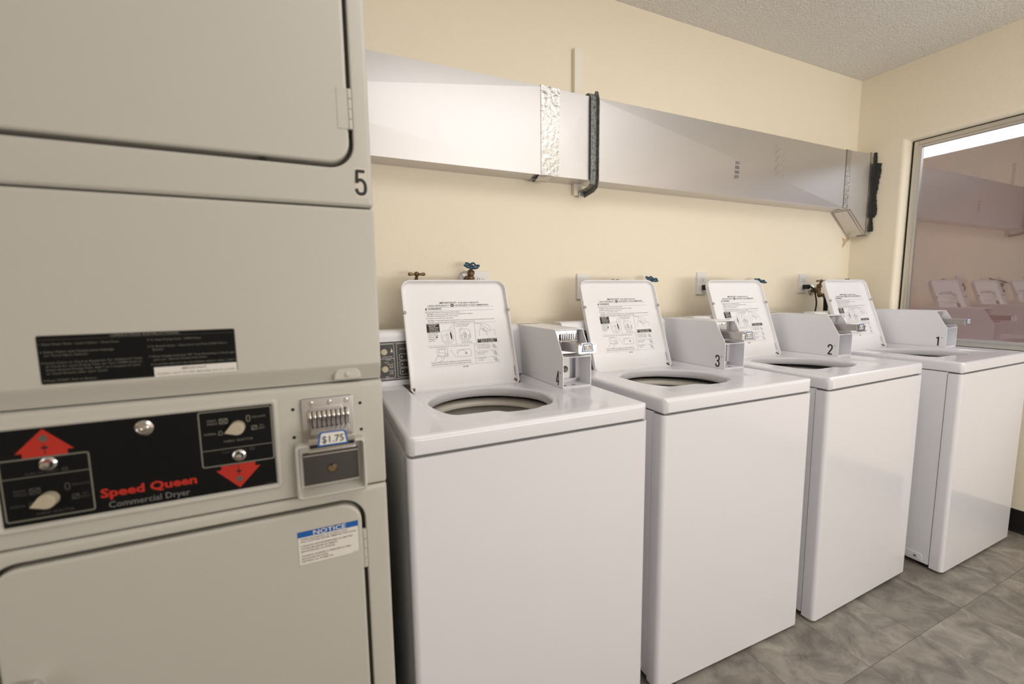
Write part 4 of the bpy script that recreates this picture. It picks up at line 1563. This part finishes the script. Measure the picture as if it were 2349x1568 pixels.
# ----------------------------------------------------------------------------
# outlets, plugs and cords
# ----------------------------------------------------------------------------
def make_outlet():
    r = thing('wall_outlet', '', 'outlet', (0, 0, 0), 0)
    bm = bmesh.new()
    L = []
    for d, y in ((0.0, 0.0), (0.0, -0.006), (0.0025, -0.010), (0.006, -0.011)):
        L.append([(p[0], y, p[1]) for p in rrect(-0.035 + d, 0.035 - d, -0.0575 + d, 0.0575 - d, 0.004, 3)])
    add_loops(bm, L)
    obj('cover_plate', bm, M_plate, r)
    for z in (0.0195, -0.0195):
        bm = bmesh.new()
        pts = rrect(-0.0165, 0.0165, z - 0.0135, z + 0.0135, 0.0105, 6)
        add_prism(bm, pts, 'y', -0.0135, -0.010, 0.0008)
        rc = obj('receptacle', bm, M_plate, r)
        F = Flat(face_matrix((0, -0.0135, z), (1, 0, 0), (0, 0, 1)))
        F.rect(-0.0078, -0.0060, -0.0010, 0.0080)
        F.rect(0.0060, 0.0078, -0.0005, 0.0070)
        F.disc(0.0, -0.0060, 0.0027, 0, 0.0003, 10)
        F.build('socket_slot', [M_number], rc)
    bm = bmesh.new()
    add_lathe(bm, [(0.003, 0), (0.003, 0.001), (0.001, 0.0018)], 10, axis_matrix((0, -0.011, 0), (0, -1, 0)))
    obj('plate_screw', bm, M_plate, r)
    return r


OUT = [(0.455, 1.2485, 'white wall outlet partly hidden behind the raised lid of washer 4'),
       (0.944, 1.2400, 'white wall outlet half hidden behind the left edge of the lid of washer 3'),
       (1.672, 1.2520, 'white duplex outlet with one black plug, between the lids of washers 3 and 2'),
       (2.498, 1.2500, 'white duplex outlet beside the dark valve and hose near the corner')]
o0 = make_outlet()
for i, (x, z, lb) in enumerate(OUT):
    o = o0 if i == 0 else copy_tree(o0)
    o.location = (x, BW, z)
    o['label'] = lb
    o['group'] = 'white outlets on the back wall'


def power_cord(px, pz, path, label):
    r = thing('power_cord', label, 'power cord', (px, BW - 0.0135, pz), 0)
    loc = r.location
    bm = bmesh.new()
    add_prism(bm, rrect(-0.014, 0.014, -0.0135, 0.0130, 0.005, 4), 'y', -0.030, 0.0, 0.003)
    obj('plug', bm, M_black, r)
    bm = bmesh.new()
    add_tube(bm, catmull([Vector(p) - loc for p in path], 8), 0.0042, 8)
    obj('cable', bm, M_rubber, r)
    return r


power_cord(1.680, 1.2315, [(1.680, 0.720, 1.228), (1.700, 0.700, 1.215), (1.722, 0.695, 1.180), (1.716, 0.690, 1.130), (1.690, 0.690, 1.075), (1.676, 0.692, 1.02), (1.675, 0.705, 0.90)],
           'black power cord plugged into the outlet between the lids of washers 3 and 2')
pc = power_cord(2.500, 1.2295, [(2.500, 0.722, 1.2295), (2.508, 0.704, 1.226), (2.528, 0.700, 1.203), (2.549, 0.700, 1.150), (2.552, 0.700, 1.120), (2.545, 0.700, 1.078), (2.543, 0.704, 1.00), (2.545, 0.71, 0.90)],
                'black power cord plugged into the outlet nearest the corner')


# ----------------------------------------------------------------------------
# water valves
# ----------------------------------------------------------------------------
def make_valve(kind):
    r = thing('water_valve', '', 'valve', (0, 0, 0), 0)
    bm = bmesh.new()
    add_lathe(bm, [(0.034, 0.0), (0.034, 0.002), (0.026, 0.008), (0.014, 0.013), (0.014, 0.014)], 28, axis_matrix((0, 0, 0), (0, -1, 0)))
    obj('escutcheon', bm, M_chrome, r)
    bm = bmesh.new()
    add_tube(bm, [(0, -0.010, 0), (0, -0.062, 0)], 0.0115, 14)
    add_lathe(bm, [(0.017, -0.008), (0.017, 0.008)], 6, axis_matrix((0, -0.030, 0), (0, 1, 0)))
    up_dir = Vector((0.0, -0.42, 0.91)).normalized()
    Mv = axis_matrix((0, -0.052, 0.0), up_dir)
    add_lathe(bm, [(0.016, -0.016), (0.018, -0.006), (0.017, 0.008), (0.0125, 0.014), (0.0125, 0.022), (0.015, 0.024), (0.013, 0.034), (0.006, 0.038), (0.005, 0.058)], 18, Mv)
    dn = Vector((0.0, -0.60, -0.80)).normalized()
    Md = axis_matrix((0, -0.056, -0.006), dn)
    add_lathe(bm, [(0.012, 0.0), (0.012, 0.022), (0.0145, 0.024), (0.0145, 0.036), (0.012, 0.038)], 16, Md)
    obj('valve_body', bm, M_brass, r)
    if kind == 'wheel':
        bm = bmesh.new()
        Mh = Mv @ Matrix.Translation((0, 0, 0.052))
        pts = []
        for k in range(48):
            a = 2 * math.pi * k / 48
            rr = 0.0255 + 0.0038 * math.cos(6 * a)
            pts.append(Mh @ Vector((rr * math.cos(a), rr * math.sin(a), 0.002 + 0.002 * math.cos(6 * a))))
        add_tube(bm, pts, 0.0034, 8, closed=True)
        for k in range(5):
            a = 2 * math.pi * k / 5
            add_tube(bm, [Mh @ Vector((0.004 * math.cos(a), 0.004 * math.sin(a), 0)), Mh @ Vector((0.0275 * math.cos(a), 0.0275 * math.sin(a), 0.001))], 0.0028, 6)
        add_lathe(bm, [(0.0075, -0.004), (0.0075, 0.004), (0.004, 0.006)], 12, Mh)
        obj('hand_wheel', bm, M_bluewheel, r)
    else:
        bm = bmesh.new()
        Mh = Mv @ Matrix.Translation((0, 0, 0.058))
        pts = [(-0.031, 0, 0), (-0.027, 0, 0), (-0.015, 0, 0), (-0.006, 0, 0), (0, 0, 0), (0.006, 0, 0), (0.015, 0, 0), (0.027, 0, 0), (0.031, 0, 0)]
        add_tube(bm, [Mh @ Vector(p) for p in pts], [0.003, 0.0062, 0.0046, 0.0035, 0.0035, 0.0035, 0.0046, 0.0062, 0.003], 10)
        add_lathe(bm, [(0.003, -0.010), (0.0085, -0.005), (0.0098, 0.0), (0.0085, 0.005), (0.003, 0.009)], 14, Mh)
        obj('tee_handle', bm, M_brass, r)
    return r


vt = make_valve('tee')
vt.location = (0.183, BW, 1.235)
tag(vt, 'brass tee handled water valve above the left edge of the lid of washer 4', 'valve', 'water valves behind the washers')
v1 = copy_tree(vt)
v1.location = (2.592, BW, 1.210)
v1.rotation_euler = (0, 0, math.radians(-20))
tag(v1, 'brass tee handled water valve with chrome wall flange and black hose, nearest the corner', 'valve', 'water valves behind the washers')
vw = make_valve('wheel')
VW = [(0.394, 1.271, 'blue wheel water valve standing above the lid of washer 4'),
      (1.085, 1.207, 'dark valve wheel peeping over the lid top of washer 3, left one of two'),
      (1.278, 1.222, 'dark valve wheel peeping over the lid top of washer 3, right one of two'),
      (2.030, 1.214, 'dark valve wheel peeping over the lid top of washer 2'),
      (2.856, 1.213, 'valve wheel just visible over the lid top of washer 1')]
for i, (x, z, lb) in enumerate(VW):
    o = vw if i == 0 else copy_tree(vw)
    o.location = (x, BW, z)
    tag(o, lb, 'valve', 'water valves behind the washers')
    if i:
        for c in o.children:
            if c.name.startswith('hand_wheel'):
                c.rotation_euler = (0, 0, 0)

r = thing('water_hose', 'black rubber water hose dropping beside the lid of washer 1', 'hose', (2.585, 0.685, 1.17))
HL = Vector(r.location)
bm = bmesh.new()
add_tube(bm, catmull([Vector(p) - HL for p in [(2.578, 0.672, 1.184), (2.590, 0.672, 1.166), (2.604, 0.678, 1.132), (2.616, 0.684, 1.070), (2.618, 0.688, 0.990), (2.615, 0.690, 0.900)]], 8), 0.0115, 12)
obj('hose', bm, M_rubber, r)
bm = bmesh.new()
add_lathe(bm, [(0.0155, -0.013), (0.0155, 0.007), (0.013, 0.009)], 12, axis_matrix(Vector((2.580, 0.672, 1.182)) - HL, (-0.45, 0.15, 0.85)))
obj('hose_coupling', bm, M_brass, r)
